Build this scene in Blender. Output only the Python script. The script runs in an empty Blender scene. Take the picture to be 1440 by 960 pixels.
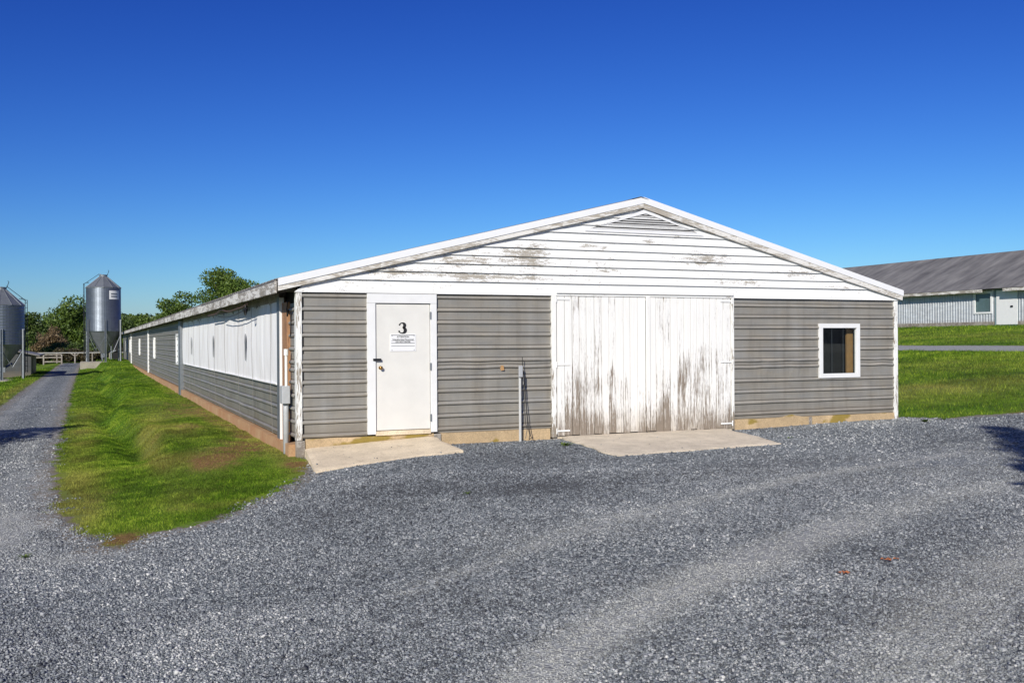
import bpy, math, random
import numpy as np
from mathutils import Vector, Matrix, noise as mnoise
random.seed(7); rng = np.random.default_rng(7)
S = bpy.context.scene; COL = S.collection
R_ = math.radians
# ------------------------------------------------------------------ camera, world, sun, exposure
yaw, roll, pitch = R_(23.2), R_(0.32), R_(-0.04)
CAMP = Vector((-3.016, -15.298, 1.69))
F = Vector((math.sin(yaw)*math.cos(pitch), math.cos(yaw)*math.cos(pitch), math.sin(pitch)))
R0 = Vector((math.cos(yaw), -math.sin(yaw), 0)); U0 = R0.cross(F)
RX = R0*math.cos(roll) - U0*math.sin(roll); UX = U0*math.cos(roll) + R0*math.sin(roll)
cam = bpy.data.objects.new('camera', bpy.data.cameras.new('camera')); COL.objects.link(cam)
M = Matrix.Identity(4)
for i in range(3):
    M[i][0], M[i][1], M[i][2], M[i][3] = RX[i], UX[i], -F[i], CAMP[i]
cam.matrix_world = M
cam.data.sensor_width = 36; cam.data.lens = 1386/1440*36
cam.data.clip_start = .1; cam.data.clip_end = 9000
S.camera = cam
SUN_AZ, SUN_EL = R_(38), R_(29)          # light travels towards +X,+Y: azimuth measured from -Y towards -X
to_sun = Vector((-math.sin(SUN_AZ)*math.cos(SUN_EL), -math.cos(SUN_AZ)*math.cos(SUN_EL), math.sin(SUN_EL)))
W = bpy.data.worlds.new('World'); S.world = W; W.use_nodes = True
nt = W.node_tree; bg = nt.nodes['Background']
sky = nt.nodes.new('ShaderNodeTexSky'); sky.sky_type = 'NISHITA'; sky.sun_disc = False
sky.sun_elevation = SUN_EL; sky.sun_rotation = math.atan2(to_sun.x, to_sun.y)
sky.air_density = 1.0; sky.dust_density = 0.4; sky.ozone_density = 3.2; sky.altitude = 200
# deepen the clear sky: each channel raised to a power about its displayed level
sp_ = nt.nodes.new('ShaderNodeSeparateColor'); cb_ = nt.nodes.new('ShaderNodeCombineColor'); nt.links.new(sky.outputs[0], sp_.inputs[0])
for i_, (pw, gn) in enumerate(((2.1, .64), (1.92, .755), (1.33, .93))):
    q1 = nt.nodes.new('ShaderNodeMath'); q1.operation = 'MULTIPLY'; q1.inputs[1].default_value = .105
    q2 = nt.nodes.new('ShaderNodeMath'); q2.operation = 'POWER'; q2.inputs[1].default_value = pw
    q3 = nt.nodes.new('ShaderNodeMath'); q3.operation = 'MULTIPLY'; q3.inputs[1].default_value = gn/.105
    nt.links.new(sp_.outputs[i_], q1.inputs[0]); nt.links.new(q1.outputs[0], q2.inputs[0]); nt.links.new(q2.outputs[0], q3.inputs[0]); nt.links.new(q3.outputs[0], cb_.inputs[i_])
nt.links.new(cb_.outputs[0], bg.inputs['Color'])
bg.inputs['Strength'].default_value = 0.105
sl = bpy.data.lights.new('sun', 'SUN'); sl.energy = 4.6; sl.angle = R_(.5); sl.color = (1, .95, .86)
so = bpy.data.objects.new('sun', sl); COL.objects.link(so)
so.rotation_euler = (-to_sun).to_track_quat('-Z', 'Y').to_euler()
S.view_settings.view_transform = 'Standard'; S.view_settings.look = 'None'
S.view_settings.gamma = 1; S.view_settings.use_curve_mapping = False
S.view_settings.exposure = 0.2
S.render.engine = 'CYCLES'

# ------------------------------------------------------------------ node helpers
def mat(name):
    m = bpy.data.materials.new(name); m.use_nodes = True
    return m, m.node_tree, m.node_tree.nodes['Principled BSDF']
def N(t, ty, **k):
    n = t.nodes.new(ty)
    for a, b in k.items():
        setattr(n, a, b)
    return n
def L(t, a, b): t.links.new(a, b)
def coords(t, scale=(1, 1, 1), attr=None):
    tc = N(t, 'ShaderNodeTexCoord'); mp = N(t, 'ShaderNodeMapping'); mp.inputs['Scale'].default_value = scale
    L(t, tc.outputs['Object'], mp.inputs['Vector'])
    if attr:
        at = N(t, 'ShaderNodeAttribute', attribute_name=attr)
        va = N(t, 'ShaderNodeVectorMath', operation='SCALE'); va.inputs[0].default_value = (37, 53, 71)
        L(t, at.outputs['Fac'], va.inputs['Scale'])
        ad = N(t, 'ShaderNodeVectorMath', operation='ADD'); L(t, mp.outputs[0], ad.inputs[0]); L(t, va.outputs[0], ad.inputs[1])
        return ad.outputs[0]
    return mp.outputs[0]
def noise(t, vec, scale, detail=4, rough=.55):
    n = N(t, 'ShaderNodeTexNoise'); n.inputs['Scale'].default_value = scale; n.inputs['Detail'].default_value = detail
    n.inputs['Roughness'].default_value = rough
    L(t, vec, n.inputs['Vector']); return n.outputs['Fac']
def ramp(t, fac, stops, interp='LINEAR'):
    r = N(t, 'ShaderNodeValToRGB'); r.color_ramp.interpolation = interp
    e = r.color_ramp.elements
    while len(e) < len(stops): e.new(.5)
    for k, (p, c) in zip(e, stops):
        k.position = p; k.color = (c, c, c, 1) if isinstance(c, (int, float)) else (*c, 1)
    L(t, fac, r.inputs[0]); return r.outputs[0]
def mth(t, op, a, b=None, clamp=False):
    n = N(t, 'ShaderNodeMath', operation=op, use_clamp=clamp)
    for i, v in enumerate((a, b)):
        if v is None: continue
        if isinstance(v, (int, float)): n.inputs[i].default_value = v
        else: L(t, v, n.inputs[i])
    return n.outputs[0]
def mix(t, fac, a, b, bt='MIX'):
    n = N(t, 'ShaderNodeMix', data_type='RGBA', blend_type=bt)
    for i, v in ((0, fac), (6, a), (7, b)):
        if isinstance(v, (int, float)): n.inputs[i].default_value = v
        elif isinstance(v, tuple): n.inputs[i].default_value = (*v, 1)
        else: L(t, v, n.inputs[i])
    return n.outputs[2]
def bump(t, h, bs, strength=.4, dist=.01):
    b = N(t, 'ShaderNodeBump'); b.inputs['Strength'].default_value = strength; b.inputs['Distance'].default_value = dist
    L(t, h, b.inputs['Height']); L(t, b.outputs[0], bs.inputs['Normal'])
def sep(t, vec):
    s = N(t, 'ShaderNodeSeparateXYZ'); L(t, vec, s.inputs[0]); return s.outputs
def attr(t, n, color=False):
    return N(t, 'ShaderNodeAttribute', attribute_name=n).outputs['Color' if color else 'Fac']

def plain(name, col, rough=.6, metal=0, var=.12, sc=8):
    m, t, b = mat(name)
    v = coords(t); n = noise(t, v, sc, 5)
    c = mix(t, n, tuple(x*(1-var*2) for x in col), tuple(min(1, x*(1+var)) for x in col))
    L(t, c, b.inputs['Base Color']); b.inputs['Roughness'].default_value = rough; b.inputs['Metallic'].default_value = metal
    bump(t, noise(t, v, sc*6, 3), b, .15, .004)
    return m
def peeling(name, paint=(.78, .78, .75), wood=(.26, .22, .17), base=.33, grad=None, stretch=(6, 6, 1), fine=1., soil=None, spots=(), per=0.):
    """painted wood whose paint has flaked off; grad=(z low, z high, extra at low); flakes follow the grain"""
    m, t, b = mat(name)
    v = coords(t, stretch, 'rnd'); n1 = noise(t, v, 1.1*fine, 6, .62); n2 = noise(t, v, 7*fine, 5, .6)
    big = noise(t, coords(t), .9, 2)
    s = mth(t, 'ADD', mth(t, 'MULTIPLY', n1, .52), mth(t, 'MULTIPLY', n2, .48))
    s = mth(t, 'ADD', s, mth(t, 'MULTIPLY', mth(t, 'SUBTRACT', big, .5), .35))
    if per: s = mth(t, 'ADD', s, mth(t, 'MULTIPLY', mth(t, 'SUBTRACT', attr(t, 'rnd'), .5), per))
    for (sx_, sz_, rx_, rz_, am) in spots:
        tc_ = coords(t); vs_ = N(t, 'ShaderNodeVectorMath', operation='SUBTRACT'); L(t, tc_, vs_.inputs[0]); vs_.inputs[1].default_value = (sx_, 0, sz_)
        vm_ = N(t, 'ShaderNodeVectorMath', operation='MULTIPLY'); L(t, vs_.outputs[0], vm_.inputs[0]); vm_.inputs[1].default_value = (1/rx_, 0, 1/rz_)
        ln_ = N(t, 'ShaderNodeVectorMath', operation='LENGTH'); L(t, vm_.outputs[0], ln_.inputs[0])
        s = mth(t, 'ADD', s, mth(t, 'MULTIPLY', mth(t, 'SUBTRACT', 1, ln_.outputs['Value'], True), am))
    if grad:
        z = sep(t, coords(t))[2]
        mr = N(t, 'ShaderNodeMapRange'); L(t, z, mr.inputs[0])
        mr.inputs[1].default_value = grad[0]; mr.inputs[2].default_value = grad[1]; mr.inputs[3].default_value = grad[2]; mr.inputs[4].default_value = 0
        s = mth(t, 'ADD', s, mr.outputs[0])
    msk = ramp(t, s, [(1-base-.035, 0), (1-base+.02, 1)])
    gr = noise(t, coords(t, tuple(x*4 for x in stretch), 'rnd'), 6, 4)
    wc = mix(t, gr, tuple(x*.55 for x in wood), tuple(x*1.5 for x in wood))
    pn = noise(t, v, 3, 4)
    pc = mix(t, mth(t, 'MULTIPLY', ramp(t, pn, [(.35, 0), (.75, 1)]), .4), paint, tuple(x*y for x, y in zip(paint, (.82, .8, .74))))
    if soil:
        z = sep(t, coords(t))[2]
        k = mth(t, 'MULTIPLY', ramp(t, mth(t, 'ADD', z, mth(t, 'MULTIPLY', mth(t, 'SUBTRACT', n1, .5), .8)), [(soil[0], 1), (soil[1], 0)]), .55)
        pc = mix(t, k, pc, (.42, .34, .24))
    c = mix(t, msk, pc, wc)
    L(t, c, b.inputs['Base Color']); b.inputs['Roughness'].default_value = .62
    bump(t, mth(t, 'SUBTRACT', mth(t, 'MULTIPLY', gr, .25), msk), b, .5, .003)
    return m

def metal_siding(name, col=(.215, .205, .19), warm=(.25, .215, .17), dirt=.5):
    m, t, b = mat(name)
    v = coords(t)
    n1 = noise(t, coords(t, (1.2, 1.2, 4)), 1.6, 5); n2 = noise(t, v, 60, 3); st = noise(t, coords(t, (3.2, 3.2, .3)), 1.5, 4)
    c = mix(t, ramp(t, n1, [(.3, 0), (.7, 1)]), col, warm)
    c = mix(t, mth(t, 'MULTIPLY', ramp(t, st, [(.5, 0), (.72, 1)]), .35), c, tuple(x*1.45 for x in col))
    c = mix(t, mth(t, 'MULTIPLY', ramp(t, st, [(.28, 1), (.45, 0)]), .3), c, (.12, .10, .075))
    c = mix(t, ramp(t, n2, [(.3, .12), (.8, 0)]), c, (.05, .05, .05))
    g = mth(t, 'MULTIPLY', attr(t, 'grime'), mth(t, 'ADD', .55, mth(t, 'MULTIPLY', n1, .5)), True)  # colour darkened in the creases above and below each rib
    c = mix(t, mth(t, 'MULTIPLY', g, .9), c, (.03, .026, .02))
    sc = noise(t, coords(t, (1, 1, 6)), 9, 6, .7)
    c = mix(t, mth(t, 'MULTIPLY', ramp(t, sc, [(.72, 0), (.78, 1)]), .6), c, (.5, .48, .45))
    zc = sep(t, v)[2]; mud = mth(t, 'ADD', zc, mth(t, 'MULTIPLY', n1, .5))
    c = mix(t, mth(t, 'MULTIPLY', ramp(t, mud, [(.4, 1), (.75, 0)]), .4), c, (.22, .17, .11))
    c = mix(t, 1., c, ramp(t, noise(t, coords(t, (.6, .6, 2.4)), 2.2, 4), [(.3, .88), (.7, 1.12)]), 'MULTIPLY')
    L(t, c, b.inputs['Base Color']); b.inputs['Roughness'].default_value = .5; b.inputs['Metallic'].default_value = .2
    bump(t, mth(t, 'ADD', n1, mth(t, 'MULTIPLY', n2, .1)), b, .25, .01)
    return m

def concrete(name, col=(.42, .37, .29), algae=0, rough=.9, rust=0):
    m, t, b = mat(name)
    v = coords(t); n1 = noise(t, v, 2.2, 6, .6); n2 = noise(t, v, 55, 4, .65); n3 = noise(t, v, 9, 5)
    c = mix(t, ramp(t, n1, [(.3, 0), (.7, 1)]), tuple(x*.78 for x in col), tuple(x*1.12 for x in col))
    c = mix(t, ramp(t, n2, [(.35, .5), (.55, 0)]), c, tuple(x*.45 for x in col))
    c = mix(t, ramp(t, n2, [(.62, 0), (.7, .5)]), c, tuple(min(1, x*1.6) for x in col))
    c = mix(t, ramp(t, n3, [(.25, .35), (.42, 0)]), c, (.2, .13, .07))
    if algae:
        a = noise(t, coords(t, (1.6, 1.6, 3)), 1.1, 3)
        c = mix(t, ramp(t, a, [(.53, 0), (.6, .85)]), c, (.24, .17, .015))
    if rust:
        c = mix(t, ramp(t, n1, [(.35, rust), (.7, .1)]), c, (.42, .17, .06))
    L(t, c, b.inputs['Base Color']); b.inputs['Roughness'].default_value = rough
    bump(t, mth(t, 'ADD', n2, n3), b, .5, .006)
    return m

def galv(name, col=(.46, .49, .53), rough=.36, metal=.85):
    m, t, b = mat(name)
    v = coords(t); n = noise(t, coords(t, (3, 3, 9)), .8, 4); n2 = noise(t, v, 22, 3)
    c = mix(t, n, tuple(x*.7 for x in col), tuple(x*1.15 for x in col))
    c = mix(t, ramp(t, n2, [(.45, 0), (.8, .3)]), c, tuple(x*.5 for x in col))
    L(t, c, b.inputs['Base Color']); b.inputs['Metallic'].default_value = metal
    L(t, ramp(t, n2, [(.2, rough-.08), (.8, rough+.12)]), b.inputs['Roughness'])
    return m

def roof_mat(name, a=(.13, .122, .115), c2=(.24, .225, .21)):
    m, t, b = mat(name)
    v = coords(t); st = noise(t, coords(t, (.35, 1.6, .35)), 1.2, 6, .65); n = noise(t, v, .5, 4)
    f = mth(t, 'ADD', mth(t, 'MULTIPLY', st, .6), mth(t, 'MULTIPLY', n, .4))
    c = mix(t, ramp(t, f, [(.36, 0), (.64, 1)]), a, c2)
    L(t, c, b.inputs['Base Color']); b.inputs['Roughness'].default_value = .65; b.inputs['Metallic'].default_value = .15
    return m
def glass_mat():
    m, t, b = mat('window_glass')
    g = N(t, 'ShaderNodeBsdfGlossy'); g.inputs['Roughness'].default_value = .02; g.inputs['Color'].default_value = (.9, .95, 1, 1)
    tr = N(t, 'ShaderNodeBsdfTransparent'); tr.inputs['Color'].default_value = (.72, .76, .74, 1)
    lw = N(t, 'ShaderNodeLayerWeight'); lw.inputs['Blend'].default_value = .5
    mx = N(t, 'ShaderNodeMixShader'); L(t, mth(t, 'ADD', .04, mth(t, 'POWER', lw.outputs['Facing'], 3.)), mx.inputs[0]); L(t, tr.outputs[0], mx.inputs[1]); L(t, g.outputs[0], mx.inputs[2])
    L(t, mx.outputs[0], t.nodes['Material Output'].inputs['Surface'])
    return m
def curtain_mat():
    m, t, b = mat('curtain_fabric')
    v = coords(t, (1, 3, .7)); n = noise(t, v, 1.2, 6, .6); f = noise(t, coords(t, (1, 9, .4)), 2, 4)
    c = mix(t, ramp(t, n, [(.4, 0), (.75, .55)]), (.84, .84, .84), (.55, .52, .47))
    c = mix(t, ramp(t, f, [(.56, 0), (.7, .3)]), c, (.45, .43, .40))
    L(t, c, b.inputs['Base Color']); b.inputs['Roughness'].default_value = .75
    return m

MT = {}
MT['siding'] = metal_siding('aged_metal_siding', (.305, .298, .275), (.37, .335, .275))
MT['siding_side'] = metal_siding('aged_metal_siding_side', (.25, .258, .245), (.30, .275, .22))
MT['trim'] = peeling('painted_trim', base=.43, grad=(0, 1.3, .12), stretch=(8, 8, 1.2), fine=1)
MT['trim_h'] = peeling('painted_board_long', paint=(.80, .80, .78), base=.29, stretch=(1.1, 3, 12))
MT['clap'] = peeling('painted_clapboard', paint=(.78, .78, .765), wood=(.33, .30, .25), base=.37, stretch=(2.2, 3, 9), fine=2.6,
    spots=((3.75, 3.15, .62, .30, .2), (3.2, 2.76, 1.3, .1, .18), (2.7, 3.0, .7, .12, .12), (5.0, 3.32, .4, .12, .14), (7.4, 3.15, 1.2, .2, .14), (1.6, 2.8, .9, .1, .13), (8.4, 2.75, 1.1, .1, .13), (6.2, 3.45, .8, .1, .12), (9.4, 2.95, .9, .14, .13), (10.6, 2.7, .8, .1, .12), (5.6, 2.9, .7, .08, .1)))
MT['rake'] = peeling('weathered_rake_paint', paint=(.72, .70, .66), wood=(.38, .34, .28), base=.46, stretch=(1.6, 3, 12))
MT['fascia'] = peeling('weathered_eave_paint', paint=(.70, .68, .64), wood=(.27, .24, .20), base=.49, stretch=(3, 1.2, 7), fine=1.5)
MT['leaf'] = peeling('peeling_barn_door', paint=(.78, .775, .75), wood=(.22, .18, .14), base=.357, grad=(.0, 1.5, .2), fine=1.7, stretch=(20, 6, .75), soil=(-.25, .5), per=.10)
MT['door'] = plain('cream_door_paint', (.70, .685, .64), .45, 0, .07, 3)
MT['white'] = plain('white_paint', (.74, .74, .73), .5, 0, .05, 6)
MT['flash'] = plain('white_metal_flashing', (.76, .76, .76), .4, .0, .03, 4)
MT['found'] = concrete('foundation_concrete', (.52, .38, .22), algae=1)
MT['found_side'] = concrete('foundation_earth_stained', (.46, .32, .18), rust=.55)
MT['slab'] = concrete('doorstep_concrete', (.72, .60, .43))
MT['slab2'] = concrete('apron_concrete', (.66, .57, .44))
MT['pad'] = concrete('pad_concrete', (.34, .31, .25))
MT['galv'] = galv('galvanised_steel'); MT['galvd'] = galv('galvanised_dull', (.24, .26, .28), .5, .6)
MT['galvp'] = galv('galvanised_bin_panels', (.25, .285, .33), .40, .85)
MT['roof'] = roof_mat('aged_roof_metal'); MT['roof2'] = roof_mat('dark_roof_metal', (.11, .106, .10), (.27, .26, .24))
MT['corr2'] = metal_siding('corrugated_wall', (.42, .45, .48), (.50, .52, .54))
MT['shedm'] = metal_siding('shed_metal', (.06, .066, .072), (.08, .08, .08))
MT['post'] = plain('pale_post_metal', (.58, .58, .56), .5)
MT['slat2'] = plain('dull_white_rail', (.42, .41, .38), .7)
MT['slat'] = plain('grey_white_slats', (.55, .55, .54), .6)
MT['wood'] = peeling('bare_brown_wood', paint=(.33, .17, .08), wood=(.20, .10, .05), base=.45, stretch=(10, 10, 1.2))
MT['oldwood'] = peeling('grey_fence_wood', paint=(.34, .31, .27), wood=(.20, .17, .14), base=.5, stretch=(4, 4, 4))
MT['dark'] = plain('dark_interior', (.02, .02, .02), .9)
MT['black'] = plain('black_metal', (.02, .02, .022), .45, .3)
MT['blackink'] = plain('black_lettering', (.015, .015, .015), .5, 0, 0)
MT['brass'] = plain('tarnished_brass', (.42, .24, .08), .3, .9)
MT['pvc'] = plain('grey_conduit_plastic', (.42, .43, .44), .45)
MT['pine'] = plain('tan_board', (.42, .24, .10), .6, 0, .2, 10)
MT['teal'] = plain('teal_wall_tint', (.2, .28, .3), .6)
MT['glass'] = glass_mat(); MT['curtain'] = curtain_mat()
MT['bark'] = plain('tree_bark', (.11, .085, .06), .9, 0, .3, 4)
MT['rubber'] = plain('cable_jacket', (.10, .06, .045), .6)
MT['net'] = plain('sagging_grey_rope', (.22, .21, .19), .8)

# ------------------------------------------------------------------ mesh helpers
class MB:
    def __init__(s): s.v = []; s.f = []; s.r = []; s.g = []
    def add(s, vs, fs, rnd=None, grime=0):
        o = len(s.v); r = random.random() if rnd is None else rnd
        s.v += [tuple(v) for v in vs]; s.f += [tuple(i+o for i in f) for f in fs]; s.r += [r]*len(vs)
        s.g += (list(grime) if hasattr(grime, '__len__') else [grime]*len(vs))
    def box(s, x0, x1, y0, y1, z0, z1, rnd=None):
        s.add([(x, y, z) for z in (z0, z1) for y in (y0, y1) for x in (x0, x1)],
              [(0, 2, 3, 1), (4, 5, 7, 6), (0, 1, 5, 4), (2, 6, 7, 3), (0, 4, 6, 2), (1, 3, 7, 5)], rnd); return s
    def prism(s, poly, a0, a1, axis='y', rnd=None):
        """poly of 2-D points extruded along axis"""
        def P(p, a): return {'y': (p[0], a, p[1]), 'x': (a, p[0], p[1]), 'z': (p[0], p[1], a)}[axis]
        n = len(poly)
        s.add([P(p, a0) for p in poly]+[P(p, a1) for p in poly],
              [tuple(range(n)), tuple(range(2*n-1, n-1, -1))]+[(i, i+n, (i+1) % n+n, (i+1) % n) for i in range(n)], rnd); return s
    def tube(s, pts, r, n=8, r1=None, cap=True):
        pts = [Vector(p) for p in pts]; m = len(pts); vs = []
        for i, p in enumerate(pts):
            d = (pts[min(i+1, m-1)]-pts[max(i-1, 0)]).normalized()
            a = d.cross(Vector((0, 0, 1)) if abs(d.z) < .9 else Vector((1, 0, 0))).normalized(); b = d.cross(a)
            rr = r if r1 is None else r+(r1-r)*i/(m-1)
            vs += [p+a*rr*math.cos(2*math.pi*k/n)+b*rr*math.sin(2*math.pi*k/n) for k in range(n)]
        fs = [(i*n+k, i*n+(k+1) % n, (i+1)*n+(k+1) % n, (i+1)*n+k) for i in range(m-1) for k in range(n)]
        if cap: fs += [tuple(range(n-1, -1, -1)), tuple(range((m-1)*n, m*n))]
        s.add(vs, fs); return s
    def lathe(s, prof, n=32, c=(0, 0), cap=True):
        vs = [(c[0]+r*math.cos(2*math.pi*k/n), c[1]+r*math.sin(2*math.pi*k/n), z) for r, z in prof for k in range(n)]
        fs = [(i*n+k, i*n+(k+1) % n, (i+1)*n+(k+1) % n, (i+1)*n+k) for i in range(len(prof)-1) for k in range(n)]
        if cap: fs += [tuple(range(n-1, -1, -1)), tuple(range((len(prof)-1)*n, len(prof)*n))]
        s.add(vs, fs); return s
    def build(s, name, m, parent=None, bevel=0, smooth=False, label=None):
        me = bpy.data.meshes.new(name); me.from_pydata(s.v, [], s.f); me.update()
        import bmesh
        bm = bmesh.new(); bm.from_mesh(me); bmesh.ops.recalc_face_normals(bm, faces=bm.faces) if len(s.f) < 60000 else None
        bm.to_mesh(me); bm.free()
        for an, arr in (('rnd', s.r), ('grime', s.g)):
            a = me.attributes.new(an, 'FLOAT', 'POINT'); a.data.foreach_set('value', np.array(arr, dtype=np.float32))
        o = bpy.data.objects.new(name, me); COL.objects.link(o); o.parent = parent
        me.materials.append(MT[m] if isinstance(m, str) else m)
        if smooth: me.shade_smooth()
        if bevel:
            bv = o.modifiers.new('bevel', 'BEVEL'); bv.width = bevel; bv.segments = 1; bv.limit_method = 'ANGLE'
        if label: o['label'] = label
        return o
def empty(name, loc, label, cat, group=None, rz=0):
    o = bpy.data.objects.new(name, None); COL.objects.link(o); o.location = loc; o.rotation_euler = (0, 0, rz)
    o.empty_display_size = .2
    return tag(o, label, cat, group)
def tag(o, label, cat, group=None, kind=None):
    o['label'] = label; o['category'] = cat
    if group: o['group'] = group
    if kind: o['kind'] = kind
    return o
def np_mesh(name, V, Fq, m, attrs=None, colattr=None):
    me = bpy.data.meshes.new(name); nv = len(V); k = Fq.shape[1]; nf = len(Fq)
    me.vertices.add(nv); me.vertices.foreach_set('co', V.astype(np.float32).ravel())
    me.loops.add(nf*k); me.loops.foreach_set('vertex_index', Fq.astype(np.int32).ravel())
    me.polygons.add(nf); me.polygons.foreach_set('loop_start', np.arange(0, nf*k, k, dtype=np.int32))
    me.polygons.foreach_set('loop_total', np.full(nf, k, dtype=np.int32)) if False else None
    me.update(calc_edges=True)
    for an, arr in (attrs or {}).items():
        a = me.attributes.new(an, 'FLOAT', 'POINT'); a.data.foreach_set('value', arr.astype(np.float32))
    me.materials.append(MT[m] if isinstance(m, str) else m)
    o = bpy.data.objects.new(name, me); COL.objects.link(o); return o

# ------------------------------------------------------------------ terrain
def sst(t): t = np.clip(t, 0, 1); return t*t*(3-2*t)
_lat = rng.random((64, 64))
def vn(x, y, s=1.):                                  # value noise, numpy
    x = np.asarray(x, float)*s; y = np.asarray(y, float)*s
    xi = np.floor(x).astype(int); yi = np.floor(y).astype(int); u = sst(x-xi); v = sst(y-yi)
    g = lambda a, b: _lat[a % 64, b % 64]
    return (g(xi, yi)*(1-u)+g(xi+1, yi)*u)*(1-v)+(g(xi, yi+1)*(1-u)+g(xi+1, yi+1)*u)*v
def H(x, y):
    x = np.asarray(x, float); y = np.asarray(y, float)
    yard = -.4*sst((2-x)/5.5)
    bank = -.115-.285*sst((-.9-x)/2.6)+.30*np.exp(-((x+1.4)/.75)**2)*(vn(x, y, .3)-.3)-.19*np.exp(-((x+2.45-.25*np.sin(y*.35))/.30)**2)*sst((y-1)/3)+.11*np.exp(-((x+2.0-.25*np.sin(y*.35))/.22)**2)*sst((y-1)/3)+.06*(vn(x, y, .8)-.5)+.022*(vn(x, y, 2.7)-.5)
    bank = np.where(x > -.35, -.08+.03*(vn(x, y, 1.1)-.5), bank*(1-sst((x+.9)/.55))+(-.08+.03*(vn(x, y, 1.1)-.5))*sst((x+.9)/.55))
    k = sst((y+1.6)/2.4)
    left = yard*(1-k)+np.where(x < .3, bank, yard)*k
    z = np.where(x < 2.2, left, 0)
    z = z+.07*sst((x-7.5)/4.5)
    z = z+.0685*np.clip(x-13, 0, 34)+.012*np.clip(x-47, 0, 300)
    z = z+.34*np.exp(-((y-74)/16)**2)*sst((x+3.9)/2.2)*(x < 2)
    z = z-.12*np.clip(-6.4-x, 0, 6)-.01*np.clip(-12.4-x, 0, 200)
    z = z+.02*(vn(x, y, .5)-.5)*np.clip((np.abs(x-5)-7.5)/3, .25, 1)
    z = z+.05*(vn(x+9, y, .17)-.5)*sst((x-14)/6)
    return z
def d_poly(x, y, P):
    """signed distance, + inside"""
    x = np.asarray(x, float); y = np.asarray(y, float); d = np.full(x.shape, 1e9); ins = np.zeros(x.shape, bool)
    n = len(P)
    for i in range(n):
        (ax, ay), (bx, by) = P[i], P[(i+1) % n]
        ex, ey = bx-ax, by-ay; t = np.clip(((x-ax)*ex+(y-ay)*ey)/(ex*ex+ey*ey), 0, 1)
        d = np.minimum(d, np.hypot(x-ax-t*ex, y-ay-t*ey))
        c = ((ay > y) != (by > y)) & (x < ex*(y-ay)/((by-ay) if by != ay else 1e-9)+ax); ins ^= c
    return np.where(ins, d, -d)
YARD = [(-70, -70), (-70, -2.0), (-12, -1.0), (-6.3, 1), (-5.75, 4), (-3.55, 4), (-3.42, 0), (-3.3, -2.2), (-3.0, -3.6), (-2.8, -4.5), (-2.45, -4.05), (-1.85, -3.75), (-1.2, -3.1),
        (-.75, -2.4), (-.38, -1.6), (-.12, -.75), (.0, .2), (12.2, .5), (12.9, -.3), (13.7, -.55), (16, -1.6), (26, -6), (70, -22), (70, -70)]
ROAD = [(-5.75, 3), (-5.85, 40), (-5.8, 100), (-3.75, 100), (-3.75, 40), (-3.6, 15), (-3.5, 3)]
PATH = [(29, -60), (29, 320), (32, 320), (32, -60)]
def gsd(x, y): return np.maximum(np.maximum(d_poly(x, y, YARD), d_poly(x, y, ROAD)), d_poly(x, y, PATH))
def axis(segs):
    out = []
    for a, b, st in segs: out += list(np.arange(a, b, st))
    return np.array(out+[segs[-1][1]])
xs = axis([(-4000, -400, 900), (-400, -60, 40), (-60, -12, 4), (-12, -6.4, .4), (-6.4, 3, .08), (3, 12, .25), (12, 18, .1), (18, 34, .25), (34, 60, 1.5), (60, 400, 20), (400, 4000, 900)])
ys = axis([(-4000, -400, 900), (-400, -60, 40), (-60, -16, 4), (-16, -6, .3), (-6, 2, .08), (2, 12, .15), (12, 40, .3), (40, 110, 1), (110, 400, 15), (400, 4000, 900)])
X, Y = np.meshgrid(xs, ys); Z = H(X, Y)
SD = np.clip(gsd(X, Y), -3, 3)
V = np.stack([X, Y, Z], -1).reshape(-1, 3); nx = len(xs); ny = len(ys)
ii, jj = np.meshgrid(np.arange(nx-1), np.arange(ny-1)); a = (jj*nx+ii).ravel()
Q = np.stack([a, a+1, a+1+nx, a+nx], -1)
fc = V[Q].mean(1)
SOIL = [(-1.0, 11, .5, 1.6, .5), (-1.9, 5, .35, 1.2, .4), (-2.9, -1, .4, 1.2, .35), (-1.25, .5, .45, .9, 1.0), (-.75, 1.8, .4, 1.0, .9), (-1.15, 6, .4, 1.5, .75), (-.2, -.6, .22, .7, .95), (-2.65, -4.1, .32, .4, .9), (-2.25, 1.4, .45, .35, .45), (-.45, 9, .3, 4, .6),
        (-.35, 3.5, .25, 3, .55), (-.3, 24, .35, 12, .5), (-2.0, -2.6, .4, .4, .35), (14.6, -.9, .6, .2, .8), (-1.0, 14, .6, 2.5, .45)]
DRY = [(-2.0, 3.5, .16, 3.2, .9), (-.25, 5, .25, 9, .8), (-1.55, 12, .3, 4, .6), (-3.3, -2.5, .4, 1.2, .8), (-1.2, -2.9, .8, .3, .4), (-1.7, .9, .6, 1.3, .55), (-1.4, 5.5, .5, 3, .5), (-3.2, 10, .4, 12, .7), (-1.9, 8, .25, 3, .6), (-6.1, 20, .35, 30, .9), (-3.2, 0, .35, 2, .7), (18, 4, 4, 2, .75), (24, 9, 3, 2.5, .5), (-2.0, -1.8, .5, .8, .5), (38, 20, 3, 30, .4)]
def soil_f(x, y): return np.clip(blob(x, y, SOIL)*(.15+.8*vn(x, y, 3.3)+.7*vn(x, y, 9)), 0, 1)
def dry_f(x, y): return np.clip(blob(x, y, DRY)*(.5+vn(x, y, 1.3))+.3*(vn(x, y, .45)-.55), 0, 1)
def blob(x, y, L_): return sum(s*np.exp(-(((x-cx)/rx)**2+((y-cy)/ry)**2)) for cx, cy, rx, ry, s in L_)
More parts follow.
